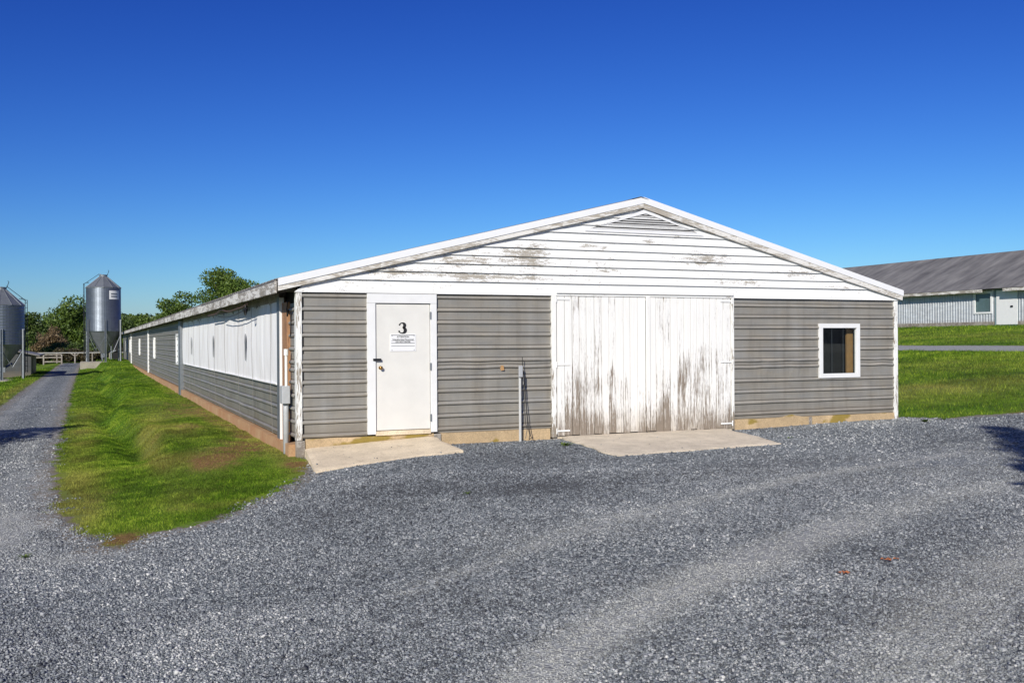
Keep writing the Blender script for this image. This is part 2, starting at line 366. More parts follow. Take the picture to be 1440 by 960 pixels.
TR = [([(-2.5, -12), (-1.3, -10.8), (-.4, -10), (.6, -9.5), (2, -8.9), (3.4, -8.2)], .22, 1.5), ([(3.4, -8.2), (5, -7.5), (7, -7)], .3, .45), ([(-.8, -8.1), (.37, -7.68), (1.24, -7.19), (2.5, -6.7), (5, -5.6), (9, -4.5)], .12, .7),
      ([(.3, -12), (1.3, -11.1), (3.2, -10.1), (6, -9.5)], .35, .45), ([(-4.9, -16), (-4.9, -5), (-5.2, 5), (-5.3, 60)], .22, .6), ([(-4.1, -8), (-4.1, 60)], .2, .4)]
def track_f(x, y):
    out = np.zeros(np.shape(x))
    for pl, w, s in TR:
        d = np.full(np.shape(x), 1e9)
        for (ax, ay), (bx, by) in zip(pl, pl[1:]):
            ex, ey = bx-ax, by-ay; t = np.clip(((x-ax)*ex+(y-ay)*ey)/(ex*ex+ey*ey), 0, 1)
            d = np.minimum(d, np.hypot(x-ax-t*ex, y-ay-t*ey))
        out = np.maximum(out, s*np.exp(-(d/w)**2))
    return np.clip(out*(.45+.9*vn(x, y, 1.1))+blob(x, y, [(-3.9, -2.6, .6, 1.5, .9), (-4.6, -3.4, .9, .5, .6), (-3.7, 1.5, .25, 2.5, .6), (-3.3, -4.9, .5, .35, .6), (8, -5.2, 3.5, 1.6, .25), (4.5, -10, 1.2, .7, .45), (1.3, -7.2, 1.2, .5, .3), (10.8, -.4, 1.4, .5, .5)])*(.2+1.2*vn(x, y, 3.1))+((x > 28) & (x < 33)), 0, 1)
def ground_mat():
    m, t, b = mat('ground_surface')
    P = coords(t)
    # gravel: crushed grey-blue stone
    vo = N(t, 'ShaderNodeTexVoronoi'); vo.inputs['Scale'].default_value = 46; L(t, P, vo.inputs['Vector'])
    st = sep(t, vo.outputs['Color'])[0]
    vo2 = N(t, 'ShaderNodeTexVoronoi'); vo2.inputs['Scale'].default_value = 22; L(t, P, vo2.inputs['Vector'])
    st2 = sep(t, vo2.outputs['Color'])[1]
    f = mth(t, 'ADD', mth(t, 'MULTIPLY', st, .6), mth(t, 'MULTIPLY', st2, .4))
    gc = ramp(t, f, [(.12, (.035, .04, .052)), (.4, (.12, .137, .145)), (.65, (.22, .243, .25)), (.9, (.52, .53, .52))])
    big = noise(t, P, .35, 4); gc = mix(t, 1., gc, ramp(t, big, [(.3, .82), (.7, 1.15)]), 'MULTIPLY')
    trk = attr(t, 'track'); gc = mix(t, mth(t, 'MULTIPLY', trk, .55, True), gc, (.45, .45, .42))
    dk = attr(t, 'damp'); gc = mix(t, mth(t, 'MULTIPLY', dk, .55, True), gc, (.06, .06, .065))
    # grass sward base
    n1 = noise(t, P, 1.3, 5, .6); n2 = noise(t, P, 28, 4, .7); n3 = noise(t, P, .22, 3)
    s = mth(t, 'ADD', mth(t, 'MULTIPLY', n1, .5), mth(t, 'MULTIPLY', n2, .5))
    gr = ramp(t, s, [(.35, (.022, .042, .004)), (.5, (.058, .135, .006)), (.65, (.155, .27, .014))])
    gr = mix(t, ramp(t, n3, [(.4, 0), (.65, .6)]), gr, (.22, .29, .018))
    gr = mix(t, mth(t, 'MULTIPLY', attr(t, 'dry'), .6, True), gr, (.24, .22, .06))
    so_ = mth(t, 'ADD', attr(t, 'soil'), mth(t, 'MULTIPLY', mth(t, 'SUBTRACT', n2, .5), 1.1))
    soilc = mix(t, ramp(t, n2, [(.35, 0), (.65, 1)]), (.10, .045, .016), (.30, .17, .07))
    gr = mix(t, ramp(t, so_, [(.25, 0), (.75, .95)]), gr, soilc)
    sd = attr(t, 'gsd'); jn = mth(t, 'MULTIPLY', mth(t, 'SUBTRACT', noise(t, P, 3.2, 5, .7), .5), .8)
    e = mth(t, 'ADD', sd, jn)
    dirt = mix(t, n2, (.11, .085, .06), (.30, .26, .20))
    col = mix(t, ramp(t, e, [(0, 0), (.04, 1)]), gr, dirt)
    spots = ramp(t, st, [(.45, 0), (.5, 1)])
    dg = mix(t, spots, dirt, gc)
    col = mix(t, ramp(t, e, [(.05, 0), (.14, 1)]), col, dg)
    col = mix(t, ramp(t, e, [(.26, 0), (.42, 1)]), col, gc)
    L(t, col, b.inputs['Base Color']); b.inputs['Roughness'].default_value = .92; b.inputs['Specular IOR Level'].default_value = .2
    hh = mth(t, 'ADD', mth(t, 'MULTIPLY', mth(t, 'SUBTRACT', 1, vo.outputs['Distance']), .5), mth(t, 'MULTIPLY', st, .5))
    hg = mth(t, 'MULTIPLY', n2, 1.6)
    mh = N(t, 'ShaderNodeMix'); L(t, ramp(t, e, [(.1, 0), (.2, 1)]), mh.inputs[0]); L(t, hg, mh.inputs[2]); L(t, hh, mh.inputs[3])
    bump(t, mh.outputs[0], b, .9, .02)
    return m
MT['ground'] = ground_mat()
def damp_f(x, y): return np.clip(blob(x, y, [(.6, -4.2, 1.4, 1.0, .9), (3.1, -2.1, 1.2, 1.1, .9), (2.3, -4.9, 1.6, .5, .7), (5, -4.4, 1.6, .4, .8), (6.4, -5.7, .8, .3, .6), (1.3, -10.5, .7, .5, .6), (3.3, -9.1, .9, .4, .6), (9.6, -3.4, 1., .3, .5)])*(.4+.9*vn(x, y, 1.6)), 0, 1)
ya = (d_poly(fc[:, 0], fc[:, 1], YARD) > 0); ro = (~ya) & (d_poly(fc[:, 0], fc[:, 1], ROAD) > 0); pa = (~ya) & (~ro) & (d_poly(fc[:, 0], fc[:, 1], PATH) > 0)
for nm, msk in (('ground', ~(ya | ro | pa)), ('gravel_yard', ya), ('gravel_road', ro), ('gravel_path', pa)):
    q = Q[msk]; u, inv = np.unique(q, return_inverse=True); vv = V[u]
    o = np_mesh(nm, vv, inv.reshape(-1, 4), 'ground', {'gsd': SD.ravel()[u], 'soil': soil_f(vv[:, 0], vv[:, 1]), 'dry': dry_f(vv[:, 0], vv[:, 1]),
                'track': track_f(vv[:, 0], vv[:, 1]), 'damp': damp_f(vv[:, 0], vv[:, 1])})
    o['kind'] = 'structure'; o.data.shade_smooth()

# loose stones on the gravel
def stone_mat():
    m, t, b = mat('crushed_stone')
    r = attr(t, 'rnd')
    c = ramp(t, r, [(0, (.05, .053, .06)), (.33, (.133, .147, .162)), (.68, (.245, .262, .276)), (.94, (.37, .375, .375)), (1, (.55, .55, .53))])
    n = noise(t, coords(t), 90, 3); c = mix(t, 1., c, ramp(t, n, [(.3, .75), (.7, 1.2)]), 'MULTIPLY')
    trk = attr(t, 'track'); c = mix(t, mth(t, 'MULTIPLY', trk, .6, True), c, (.45, .45, .42))
    L(t, c, b.inputs['Base Color']); b.inputs['Roughness'].default_value = .75
    return m
MT['stone'] = stone_mat()
def frustum_pts(n, z0, z1, spread=.56, p=1.0):
    zc = (z0**(p+1)+(z1**(p+1)-z0**(p+1))*rng.random(n))**(1/(p+1))
    xc = (rng.random(n)*2-1)*spread*zc
    return CAMP.x+F.x*zc+R0.x*xc, CAMP.y+F.y*zc+R0.y*xc, zc
px, py, dc = [np.concatenate(k) for k in zip(frustum_pts(125000, 4.2, 7.5), frustum_pts(150000, 7.5, 13), frustum_pts(75000, 13, 22), frustum_pts(9000, 4.2, 9, .9), frustum_pts(14000, 22, 40))]
sd = gsd(px, py); jit = (vn(px, py, 2.3)-.5)*.6+(rng.random(len(px))-.5)*.5
keep = (sd+jit > .2)
bx = (px > -.1) & (px < 12.1) & (py > -.05)
s1 = d_poly(px, py, [(.02, 0), (2.15, 0), (2.2, -1.3), (-.12, -1.6)]) > .0
s2 = d_poly(px, py, [(4.35, 0), (8.02, 0), (7.22, -2.4), (3.98, -2.72)]) > .0
keep &= ~bx & ~(s1 & (rng.random(len(px)) > .02)) & ~(s2 & (rng.random(len(px)) > .008))
on = (s1 | s2)
tf = track_f(px, py); keep &= ~((tf > .45) & (rng.random(len(px)) < (tf-.3)*.8))
px, py, dc, on, tf = px[keep], py[keep], dc[keep], on[keep], tf[keep]
n = len(px)
sz = (.0048+.0092*rng.random(n)**2.6)*(1+np.clip(dc-8, 0, 14)*.055)*np.where(tf > .5, .75, 1)*np.where(on, .8, 1)*np.where(rng.random(n) < .025, 1.7, 1)
base = np.array([(1, 0, 0), (-1, 0, 0), (0, 1, 0), (0, -1, 0), (0, 0, 1), (0, 0, -1)], float)
ft = np.array([(0, 2, 4), (2, 1, 4), (1, 3, 4), (3, 0, 4), (2, 0, 5), (1, 2, 5), (3, 1, 5), (0, 3, 5)])
qr = rng.normal(size=(n, 4)); qr /= np.linalg.norm(qr, axis=1)[:, None]
w_, x_, y_, z_ = qr.T
RM = np.stack([1-2*(y_*y_+z_*z_), 2*(x_*y_-z_*w_), 2*(x_*z_+y_*w_), 2*(x_*y_+z_*w_), 1-2*(x_*x_+z_*z_), 2*(y_*z_-x_*w_), 2*(x_*z_-y_*w_), 2*(y_*z_+x_*w_), 1-2*(x_*x_+y_*y_)], -1).reshape(n, 3, 3)
sv = base[None]*(.65+.8*rng.random((n, 6, 1)))+rng.normal(size=(n, 6, 3))*.12
sv = np.einsum('nij,nkj->nki', RM, sv)*sz[:, None, None]; sv[:, :, 2] *= .8
SLABZ = lambda x, y: np.where(x < 3, .045+.05*x+.08*y, .045+.006*y)
pz = np.where(on, SLABZ(px, py)+.004, H(px, py)+sz*.25)
sv += np.stack([px, py, pz], -1)[:, None, :]
patch = vn(px, py, 6)*.2+vn(px, py, 1.2)*.25+.25*vn(px+3, py, .35)-.32
rn = np.clip(rng.random(n)*.95+patch-.38*damp_f(px, py), 0, 1)
o = np_mesh('gravel_stones', sv.reshape(-1, 3), (ft[None]+np.arange(n)[:, None, None]*6).reshape(-1, 3), 'stone', {'rnd': np.repeat(rn, 6), 'track': np.repeat(tf, 6)})
tag(o, 'loose crushed blue grey stones strewn over the yard', 'gravel', kind='stuff')

# grass blades
def blade_mat():
    m, t, b = mat('grass_blades')
    r = attr(t, 'rnd'); d = attr(t, 'dry')
    c = ramp(t, r, [(0, (.022, .05, .004)), (.5, (.07, .165, .007)), (.8, (.19, .335, .014)), (1, (.38, .48, .05))])
    c = mix(t, mth(t, 'MULTIPLY', d, .8, True), c, mix(t, r, (.15, .12, .03), (.46, .43, .10)))
    L(t, c, b.inputs['Base Color']); b.inputs['Roughness'].default_value = .7; b.inputs['Specular IOR Level'].default_value = .15
    tr = N(t, 'ShaderNodeBsdfTranslucent'); L(t, c, tr.inputs['Color'])
    mx = N(t, 'ShaderNodeMixShader'); mx.inputs[0].default_value = .35
    L(t, b.outputs[0], mx.inputs[1]); L(t, tr.outputs[0], mx.inputs[2]); L(t, mx.outputs[0], t.nodes['Material Output'].inputs['Surface'])
    return m
MT['blade'] = blade_mat()
def grass(name, gx, gy, hgt, wid, thr, label):
    sdv = gsd(gx, gy)+(vn(gx, gy, 2.6)-.5)*.45+(vn(gx, gy, 7)-.5)*.25
    so_ = soil_f(gx, gy)
    k = (sdv < thr) & (rng.random(len(gx)) > np.clip(so_*1.2, 0, .72)) & ~((gx > -.16) & (gx < 12.1) & (gy > -.02) & (gy < 85))
    k &= (rng.random(len(gx)) < np.clip(-(sdv-thr)/.15, .08, 1))
    gx, gy = gx[k], gy[k]; hg = hgt[k]; wd = wid[k]; n = len(gx)
    d = np.clip(dry_f(gx, gy)+.9*soil_f(gx, gy), 0, 1); hg = hg*(.6+.8*vn(gx, gy, 1.7))*(1-.4*soil_f(gx, gy))
    an = rng.random(n)*6.283; ln = .2+.9*rng.random(n); la = rng.random(n)*6.283
    z = H(gx, gy)
    p0 = np.stack([gx-np.cos(an)*wd, gy-np.sin(an)*wd, z-.005], -1); p1 = np.stack([gx+np.cos(an)*wd, gy+np.sin(an)*wd, z-.005], -1)
    tip = np.stack([gx+np.cos(la)*hg*ln, gy+np.sin(la)*hg*ln, z+hg], -1)
    Vv = np.stack([p0, p1, tip], 1).reshape(-1, 3)
    r = np.clip(rng.random(n)*.9-.2+.55*vn(gx, gy, .7)+.55*vn(gx, gy, 4)+.4*vn(gx, gy, 11)-.5, 0, 1); dd = np.clip(d+(rng.random(n)-.5)*.35, 0, 1)
    o = np_mesh(name, Vv, np.arange(3*n).reshape(-1, 3), 'blade', {'rnd': np.repeat(r, 3), 'dry': np.repeat(dd, 3)})
    return tag(o, label, 'grass', kind='stuff')
def rect(n, x0, x1, y0, y1, p=1.):
    return x0+(x1-x0)*rng.random(n), y0+(y1-y0)*rng.random(n)**p
gx, gy = [np.concatenate(k) for k in zip(rect(190000, -3.75, 0, -4.8, 7), rect(110000, -3.8, 0, 7, 30, 1.5), rect(40000, -3.8, 0, 30, 85, 1.3))]
dd = np.hypot(gx-CAMP.x, gy-CAMP.y)
grass('bank_grass', gx, gy, (.012+.024*rng.random(len(gx)))*(1+np.clip(dd-15, 0, 50)*.012), .0028*(1+np.clip(dd-9, 0, 90)*.06), .05, 'short mown grass over the bank left of the barn')
gx, gy = rect(40000, -11, -5.75, 8, 75, 1.2)
dd = np.hypot(gx-CAMP.x, gy-CAMP.y)
grass('verge_grass', gx, gy, (.03+.04*rng.random(len(gx)))*1.4, .0022*(1+dd*.07), .05, 'grass verge along the far left side of the road')
gx, gy = [np.concatenate(k) for k in zip(rect(150000, 12.1, 29.2, -3.5, 26, 1.2), rect(60000, 31.8, 50, 5, 40))]
dd = np.hypot(gx-CAMP.x, gy-CAMP.y)
grass('hillside_grass', gx, gy, (.03+.04*rng.random(len(gx)))*(1+dd*.012), .0022*(1+np.clip(dd-9, 0, 90)*.07), .05, 'bright lawn on the slope to the right of the barn')

# ------------------------------------------------------------------ barn 3
WX, LEN = 12.0, 84.5
Zs = 2.455
EX0, EX1, AX = -.40, 12.10, 6.0            # eaves and ridge
ZE, ZR = 2.635, 4.205
def roofz(x): return ZE+(ZR-ZE)*((x-EX0)/(AX-EX0) if x < AX else (EX1-x)/(EX1-AX))
barn = empty('poultry_barn', (0, 0, 0), 'long low poultry barn with white gable, number 3 on its door', 'barn')

PITCH = .2065
def siding(mb, a0, a1, z0, z1, plane, axis='x', holes=(), step=.12, amp=.003, out=-1, rib0=None, seam=None):
    """ribbed sheet in the plane; axis is the one it runs along; out = direction it faces"""
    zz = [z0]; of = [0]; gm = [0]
    r = (z0+.045) if rib0 is None else rib0
    zs_ = []
    while r < z1-.01:
        zs_.append(r); r += PITCH*(1+.02*math.sin(r*9))
        if seam and abs(r-seam) < PITCH*.55: zs_.append(seam-.02); r = seam+.10
    for r in zs_:
        for dz, o_, g in ((-.044, 0, .25), (-.036, -.001, 1), (-.026, .023, .5), (-.008, .028, 0), (.004, .026, 0), (.024, .004, 0), (.029, -.001, 1), (.040, -.001, 1), (.046, 0, .2)):  # height offset, outward offset, darkening along the rib edges
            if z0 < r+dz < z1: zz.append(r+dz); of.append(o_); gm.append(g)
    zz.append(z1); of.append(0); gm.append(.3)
    na = max(2, int(round((a1-a0)/step))); A = np.linspace(a0, a1, na+1)
    vs = []; gr = []
    for j, z in enumerate(zz):
        for i, a in enumerate(A):
            w = mnoise.noise(Vector((a*1.3, z*2, plane*7)))*amp*3+mnoise.noise(Vector((a*5, z*3, 3)))*amp*.6
            dz = mnoise.noise(Vector((a*.8, round((z-z0)/PITCH)*7.7, 1)))*.006
            if seam and abs(z-seam) < .08:
                w += max(0, mnoise.noise(Vector((a*3, 1, 5))))*.02; dz += mnoise.noise(Vector((a*2.2, 9, 5)))*.02
            o_ = (of[j]+w)*out
            vs.append((a, plane+o_, z+dz if 0 < j < len(zz)-1 else z) if axis == 'x' else (plane+o_, a, z+dz if 0 < j < len(zz)-1 else z)); gr.append(gm[j])
    fs = []
    for j in range(len(zz)-1):
        for i in range(na):
            ca, cz = (A[i]+A[i+1])/2, (zz[j]+zz[j+1])/2
            if any(h[0] < ca < h[1] and h[2] < cz < h[3] for h in holes): continue
            k = j*(na+1)+i; fs.append((k, k+1, k+na+2, k+na+1))
    mb.add(vs, fs, grime=gr)
# dark core so nothing shows through gaps
mb = MB(); mb.box(.35, WX-.1, .45, LEN-.1, .05, 2.4); mb.box(-.02, WX-.02, .05, LEN-.05, -.35, .04)
mb.prism([(.1, 2.42), (WX-.1, 2.42), (AX, roofz(AX)-.12)], .12, LEN-.1); mb.build('inner_wall', 'dark', barn)
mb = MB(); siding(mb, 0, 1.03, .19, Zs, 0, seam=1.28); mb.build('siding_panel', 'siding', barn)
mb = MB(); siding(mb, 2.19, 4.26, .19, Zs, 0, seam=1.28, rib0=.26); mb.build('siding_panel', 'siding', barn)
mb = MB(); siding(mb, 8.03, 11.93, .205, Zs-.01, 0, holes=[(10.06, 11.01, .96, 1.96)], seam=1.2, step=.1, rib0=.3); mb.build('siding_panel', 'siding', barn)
# foundation: front kerb in lengths with rough top
def rough_bar(x0, x1, y0, y1, z0f, z1f, m, name='foundation', wob=.008, parent=barn):
    mb = MB(); k = max(2, int((x1-x0)/.12)); vs = []
    for i in range(k+1):
        x = x0+(x1-x0)*i/k; w = mnoise.noise(Vector((x*3, 5, 1)))*wob
        vs += [(x, y0+w, z0f(x)), (x, y0+w*1.5, z1f(x)+w), (x, y1, z1f(x)), (x, y1, z0f(x))]
    fs = [(i*4+a, i*4+(a+1) % 4, i*4+4+(a+1) % 4, i*4+4+a) for i in range(k) for a in range(4)]
    fs += [(3, 2, 1, 0), (4*k, 4*k+1, 4*k+2, 4*k+3)]
    mb.add(vs, fs); return mb.build(name, m, parent)
rough_bar(.05, 2.14, -.012, .12, lambda x: -.3, lambda x: .186, 'found')
rough_bar(2.26, 4.24, -.012, .12, lambda x: -.3, lambda x: .186, 'found')
rough_bar(8.04, 11.95, -.012, .12, lambda x: -.3, lambda x: .198+.05*math.exp(-((x-9.35)/.14)**2), 'found')
mb = MB(); mb.box(2.14, 2.26, -.03, .1, -.3, .18); mb.build('foundation_post', 'oldwood', barn, .006)
mb = MB(); mb.box(9.78, 9.86, -.022, .1, -.3, .19); mb.build('foundation_post', 'oldwood', barn, .006)
mb = MB(); mb.box(-.09, .04, -.03, .10, -.4, .16); mb.build('corner_post_foot', 'oldwood', barn, .008)
# corner boards
mb = MB(); mb.box(-.088, 0, -.032, .12, .165, 2.47); mb.build('corner_board', 'trim', barn, .004)
mb = MB(); mb.box(11.935, 12.03, -.032, .10, .03, 2.45); mb.build('corner_board', 'trim', barn, .004)
# gable clapboards (lapped)
mb = MB(); z = Zs+.005; k = 0; e = .21
while z < 4.0:
    zt = min(z+e+.02, 4.08); top = zt; m_ = z+.5*e
    # x where roofline - .10 == z of board top
    def xl(zz): return EX0+(zz+.09-ZE)/(ZR-ZE)*(AX-EX0)
    a = max(-.12, min(xl(z), AX)); a2 = max(-.12, min(xl(top), AX)); b = min(12.05, 2*AX-a+.02); b2 = min(12.05, 2*AX-a2+.02)
    cuts = [a]+sorted(random.uniform(a+1, b-1) for _ in range(2 if b-a > 6 else 1 if b-a > 3 else 0))+[b]
    for i in range(len(cuts)-1):
        l, r = cuts[i], cuts[i+1]; lt = a2 if i == 0 else l; rt = b2 if i == len(cuts)-2 else r
        g = .0015; yb, yt = -.05+random.uniform(-.002, .002), -.012; s_ = max(2, int((r-l)/.4)); vs = []
        for q in range(s_+1):
            u = q/s_; xb_ = l+g+(r-l-2*g)*u; xt_ = lt+g+(rt-lt-2*g)*u; wz = mnoise.noise(Vector((xb_*.7, z*9, 2)))*.005
            vs += [(xb_, yb, z+wz), (xb_, yb+.018, z+wz), (xt_, yt+.018, top), (xt_, yt, top)]
        fs = [(c*4+p, c*4+(p+1) % 4, c*4+4+(p+1) % 4, c*4+4+p) for c in range(s_) for p in range(4)]+[(3, 2, 1, 0), (4*s_, 4*s_+1, 4*s_+2, 4*s_+3)]
        mb.add(vs, fs)
    z += e; e = .1475
mb.build('gable_siding', 'clap', barn)
# triangular gable vent
vc, vw, vb, vt = 6.13, 1.12, 3.64, 3.95
vent = MB(); sl_ = (vt-vb)/vw
vent.prism([(vc-vw-.10, vb-.05), (vc+vw+.10, vb-.05), (vc+vw, vb), (vc-vw, vb)], -.062, -.03)
vent.prism([(vc-vw-.10, vb-.05), (vc-vw+.02, vb), (vc, vt), (vc, vt+.075)], -.061, -.03)
vent.prism([(vc+vw+.10, vb-.05), (vc, vt+.075), (vc, vt), (vc+vw-.02, vb)], -.061, -.03)
vo_ = vent.build('gable_vent', 'flash', barn)
mb = MB(); mb.prism([(vc-vw, vb), (vc+vw, vb), (vc, vt)], -.043, -.038); mb.build('vent_backing', 'dark', vo_)
mb = MB(); zz = vb+.004
while zz < vt-.02:
    hw = (vt-zz-.012)/sl_
    mb.add([(vc-hw, -.058, zz), (vc+hw, -.058, zz), (vc+hw-.05, -.044, zz+.021), (vc-hw+.05, -.044, zz+.021)], [(0, 1, 2, 3)]); zz += .04
mb.build('louvre_slats', 'slat', vo_)
# rake boards + flashing
def rake(x0, z0, x1, z1, lo, hi, y0, y1, name, m, segs, wob=0):
    for i in range(segs):
        mb = MB(); n_ = 6; vs = []
        for q in range(n_+1):
            t = (i+q/n_)/segs; g = .002 if q == n_ and i < segs-1 else 0
            x = x0+(x1-x0)*t-g; zc = z0+(z1-z0)*t; w = mnoise.noise(Vector((x*2, 3, lo*9)))*wob; yo = (i % 2)*.004
            vs += [(x, y0-yo, zc+lo+w), (x, y1, zc+lo+w), (x, y1, zc+hi), (x, y0-yo, zc+hi)]
        fs = [(c*4+p, c*4+(p+1) % 4, c*4+4+(p+1) % 4, c*4+4+p) for c in range(n_) for p in range(4)]+[(3, 2, 1, 0), (4*n_, 4*n_+1, 4*n_+2, 4*n_+3)]
        mb.add(vs, fs); mb.build(name, m, barn, .003 if m == 'rake' else 0)
OH = -.105
rake(EX0+.03, roofz(EX0)+.0, AX+.07, ZR, -.165, -.078, OH+.012, -.02, 'rake_board', 'rake', 4, .004)
rake(EX1, ZE, AX+.07, ZR, -.175, -.078, OH+.012, -.02, 'rake_board', 'rake', 3, .004)
rake(EX0+.03, ZE, AX+.07, ZR, -.085, .028, OH, -.02, 'rake_flashing', 'flash', 1)
rake(EX1+.02, ZE, AX+.07, ZR, -.085, .028, OH, -.02, 'rake_flashing', 'flash', 1)
# roof sheets (ribbed along the slope)
for side_ in (0, 1):
    x0, x1 = (EX0-.02, AX) if side_ == 0 else (EX1+.03, AX)
    Yr = []; Or = []; yy = -.085
    while yy < LEN+.2:
        for d_, o_ in ((0, 0), (.02, .02), (.05, .02), (.07, 0)): Yr.append(yy+d_); Or.append(o_)
        yy += .3
    vs = []; c = len(Yr)
    for x, zz in ((x0, ZE-.003), (x1, ZR)):
        for y_, o_ in zip(Yr, Or): vs.append((x, y_, zz+o_+.003))
    fs = [(i, i+1, c+i+1, c+i) for i in range(c-1)]
    mb = MB(); mb.add(vs, fs); mb.prism([(x0, ZE-.03), (x1, ZR-.03), (x1, ZR-.006), (x0, ZE-.006)], -.02, LEN+.2)
    mb.build('roof', 'roof', barn)
mb = MB(); mb.prism([(AX-.16, ZR-.012), (AX, ZR+.035), (AX+.16, ZR-.012), (AX, ZR+.02)], OH-.01, LEN+.2); mb.build('ridge_cap', 'galvd', barn)
# left eave fascia in lengths
y0 = OH+.01
for k in range(18):
    y1 = min(LEN+.2, y0+random.choice([3.6, 4.8, 4.8, 6])); mb = MB(); vs = []; n_ = 8
    tl = random.uniform(-.006, .006)
    for q in range(n_+1):
        y = y0+(y1-y0-.006)*q/n_; w = mnoise.noise(Vector((1, y*1.5, k)))*.008
        vs += [(EX0-.02+w*.3+tl, y, ZE-.20+w), (EX0+.01, y, ZE-.20+w), (EX0+.01, y, ZE-.012), (EX0-.02+w*.3+tl, y, ZE-.012)]
    fs = [(c*4+p, c*4+(p+1) % 4, c*4+4+(p+1) % 4, c*4+4+p) for c in range(n_) for p in range(4)]+[(3, 2, 1, 0), (4*n_, 4*n_+1, 4*n_+2, 4*n_+3)]
    mb.add(vs, fs); mb.build('eave_board', 'fascia', barn, .003); y0 = y1
    if y0 >= LEN+.1: break
mb = MB(); mb.box(12.07, 12.10, OH+.01, LEN, ZE-.15, ZE-.012); mb.build('eave_board', 'fascia', barn)
mb = MB(); mb.box(EX0+.02, .4, 0, .05, ZE-.15, ZE-.035); raf = mb.build('rafter', 'oldwood', barn); raf.location.y = .4
yy = .4+1.22
while yy < LEN: r_ = raf.copy(); COL.objects.link(r_); r_.location.y = yy; yy += 1.22
# side wall (plane x = -.085)
PX = -.085
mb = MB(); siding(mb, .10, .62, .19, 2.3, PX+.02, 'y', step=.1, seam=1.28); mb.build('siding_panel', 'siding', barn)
mb = MB(); mb.box(PX-.03, PX+.03, .60, 1.045, .10, 2.33); mb.build('brown_board', 'wood', barn, .005)
mb = MB(); mb.box(PX+.08, PX+.12, .0, 1.9, .0, 2.6); mb.build('inner_wall', 'dark', barn)
CX = -.10
mb = MB(); mb.box(CX-.055, CX-.05, 1.056, 1.30, .07, 2.44); cf = mb.build('corner_post', 'galvd', barn)
mb = MB(); mb.box(CX-.055, CX+.02, 1.05, 1.055, .07, 2.42); mb.box(CX-.08, CX+.04, 1.03, 1.08, .05, .07); mb.build('corner_flashing', 'flash', barn)
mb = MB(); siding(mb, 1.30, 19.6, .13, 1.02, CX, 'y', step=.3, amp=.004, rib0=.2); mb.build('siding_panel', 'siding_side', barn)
# pleated curtain
ny_ = 900; zzs = np.linspace(.985, 2.36, 9); vs = []
for j, z in enumerate(zzs):
    t = j/8
    for i in range(ny_+1):
        y = 1.36+(19.6-1.36)*i/ny_
        o_ = .004*math.sin(y*9+mnoise.noise(Vector((y*.6, z*.3, 0)))*6)*(1-.4*t)+.010*mnoise.noise(Vector((y*1.8, z*.5, 3)))+.006*mnoise.noise(Vector((y*9, z, 8)))+.02*math.sin(t*math.pi)
        vs.append((CX-.022-o_*.8, y+(.12*mnoise.noise(Vector((y*.9, 0, 4)))*(1-t)), z+.012*mnoise.noise(Vector((0, y*.5, 4)))*(1-t)))
mb = MB(); mb.add(vs, [(j*(ny_+1)+i, j*(ny_+1)+i+1, (j+1)*(ny_+1)+i+1, (j+1)*(ny_+1)+i) for j in range(8) for i in range(ny_)])
cur = mb.build('curtain', 'curtain', barn, smooth=True)
mb = MB(); mb.tube([(CX-.038, 1.45+i*.61, .985+.01*mnoise.noise(Vector((0, (1.75+i*.6)*.5, 4)))) for i in range(30)], .016, 6); mb.build('hem_tube', 'white', cur)
for yc in (4.85, 10.4, 16.2):
    mb = MB(); pf = [(yc+.075*math.cos(a)*(1 if math.sin(a) > 0 else .6), 1.59+.27*math.sin(a)) for a in np.linspace(0, 2*math.pi, 17)[:-1]]
    mb.prism(pf, CX-.068, CX-.058, 'x'); sl0 = mb.build('slot_vent', 'galvd', cur)
    mb = MB(); pf2 = [(yc+(a_-yc)*.7, 1.59+(b_-1.59)*.9) for a_, b_ in pf]; mb.prism(pf2, CX-.071, CX-.0682, 'x'); mb.build('slot_opening', 'dark', sl0)
mb = MB(); mb.box(CX-.02, CX+.1, 1.3, 19.7, 2.30, 2.60); mb.build('top_plate', 'oldwood', barn)
ry = 1.9
while ry < 19:
    mb = MB(); mb.tube([(CX-.05, ry, 2.36), (CX-.06, ry+.12*random.uniform(-1, 1), 1.6), (CX-.05, ry+.2*random.uniform(-1, 1), .98), (CX-.03, ry, .12)], .0035, 5); mb.build('curtain_rope', 'net', barn); ry += random.uniform(1.5, 2.4)
mb = MB(); mb.box(CX-.12, CX+.1, 19.62, 20.3, -.12, 2.42); mb.build('wall_post', 'galvd', barn, .01)
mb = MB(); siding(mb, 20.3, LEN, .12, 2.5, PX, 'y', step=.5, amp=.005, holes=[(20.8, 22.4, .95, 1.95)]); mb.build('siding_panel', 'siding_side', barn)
for yp in (40.9, 64.5):
    mb = MB(); mb.box(PX-.07, PX, yp, yp+.32, .06, 2.42); mb.build('wall_post', 'white', barn, .005)
rough = lambda y: 0
mb = MB(); vs = []; k = 200
for i in range(k+1):
    y = .1+(LEN-.1)*i/k; w = mnoise.noise(Vector((5, y*1.2, 1)))*.03
    vs += [(-.20+w, y, -.5), (-.19+w*.6, y, .1+.015*mnoise.noise(Vector((2, y*2, 0)))), (-.0, y, .1), (-.0, y, -.5)]
mb.add(vs, [(i*4+a, i*4+(a+1) % 4, i*4+4+(a+1) % 4, i*4+4+a) for i in range(k) for a in range(4)]+[(3, 2, 1, 0), (4*k, 4*k+1, 4*k+2, 4*k+3)])
mb.build('foundation', 'found_side', barn)
mb = MB(); mb.box(WX-.02, WX+.0, .1, LEN, .0, 2.55); mb.build('right_wall', 'siding_side', barn)
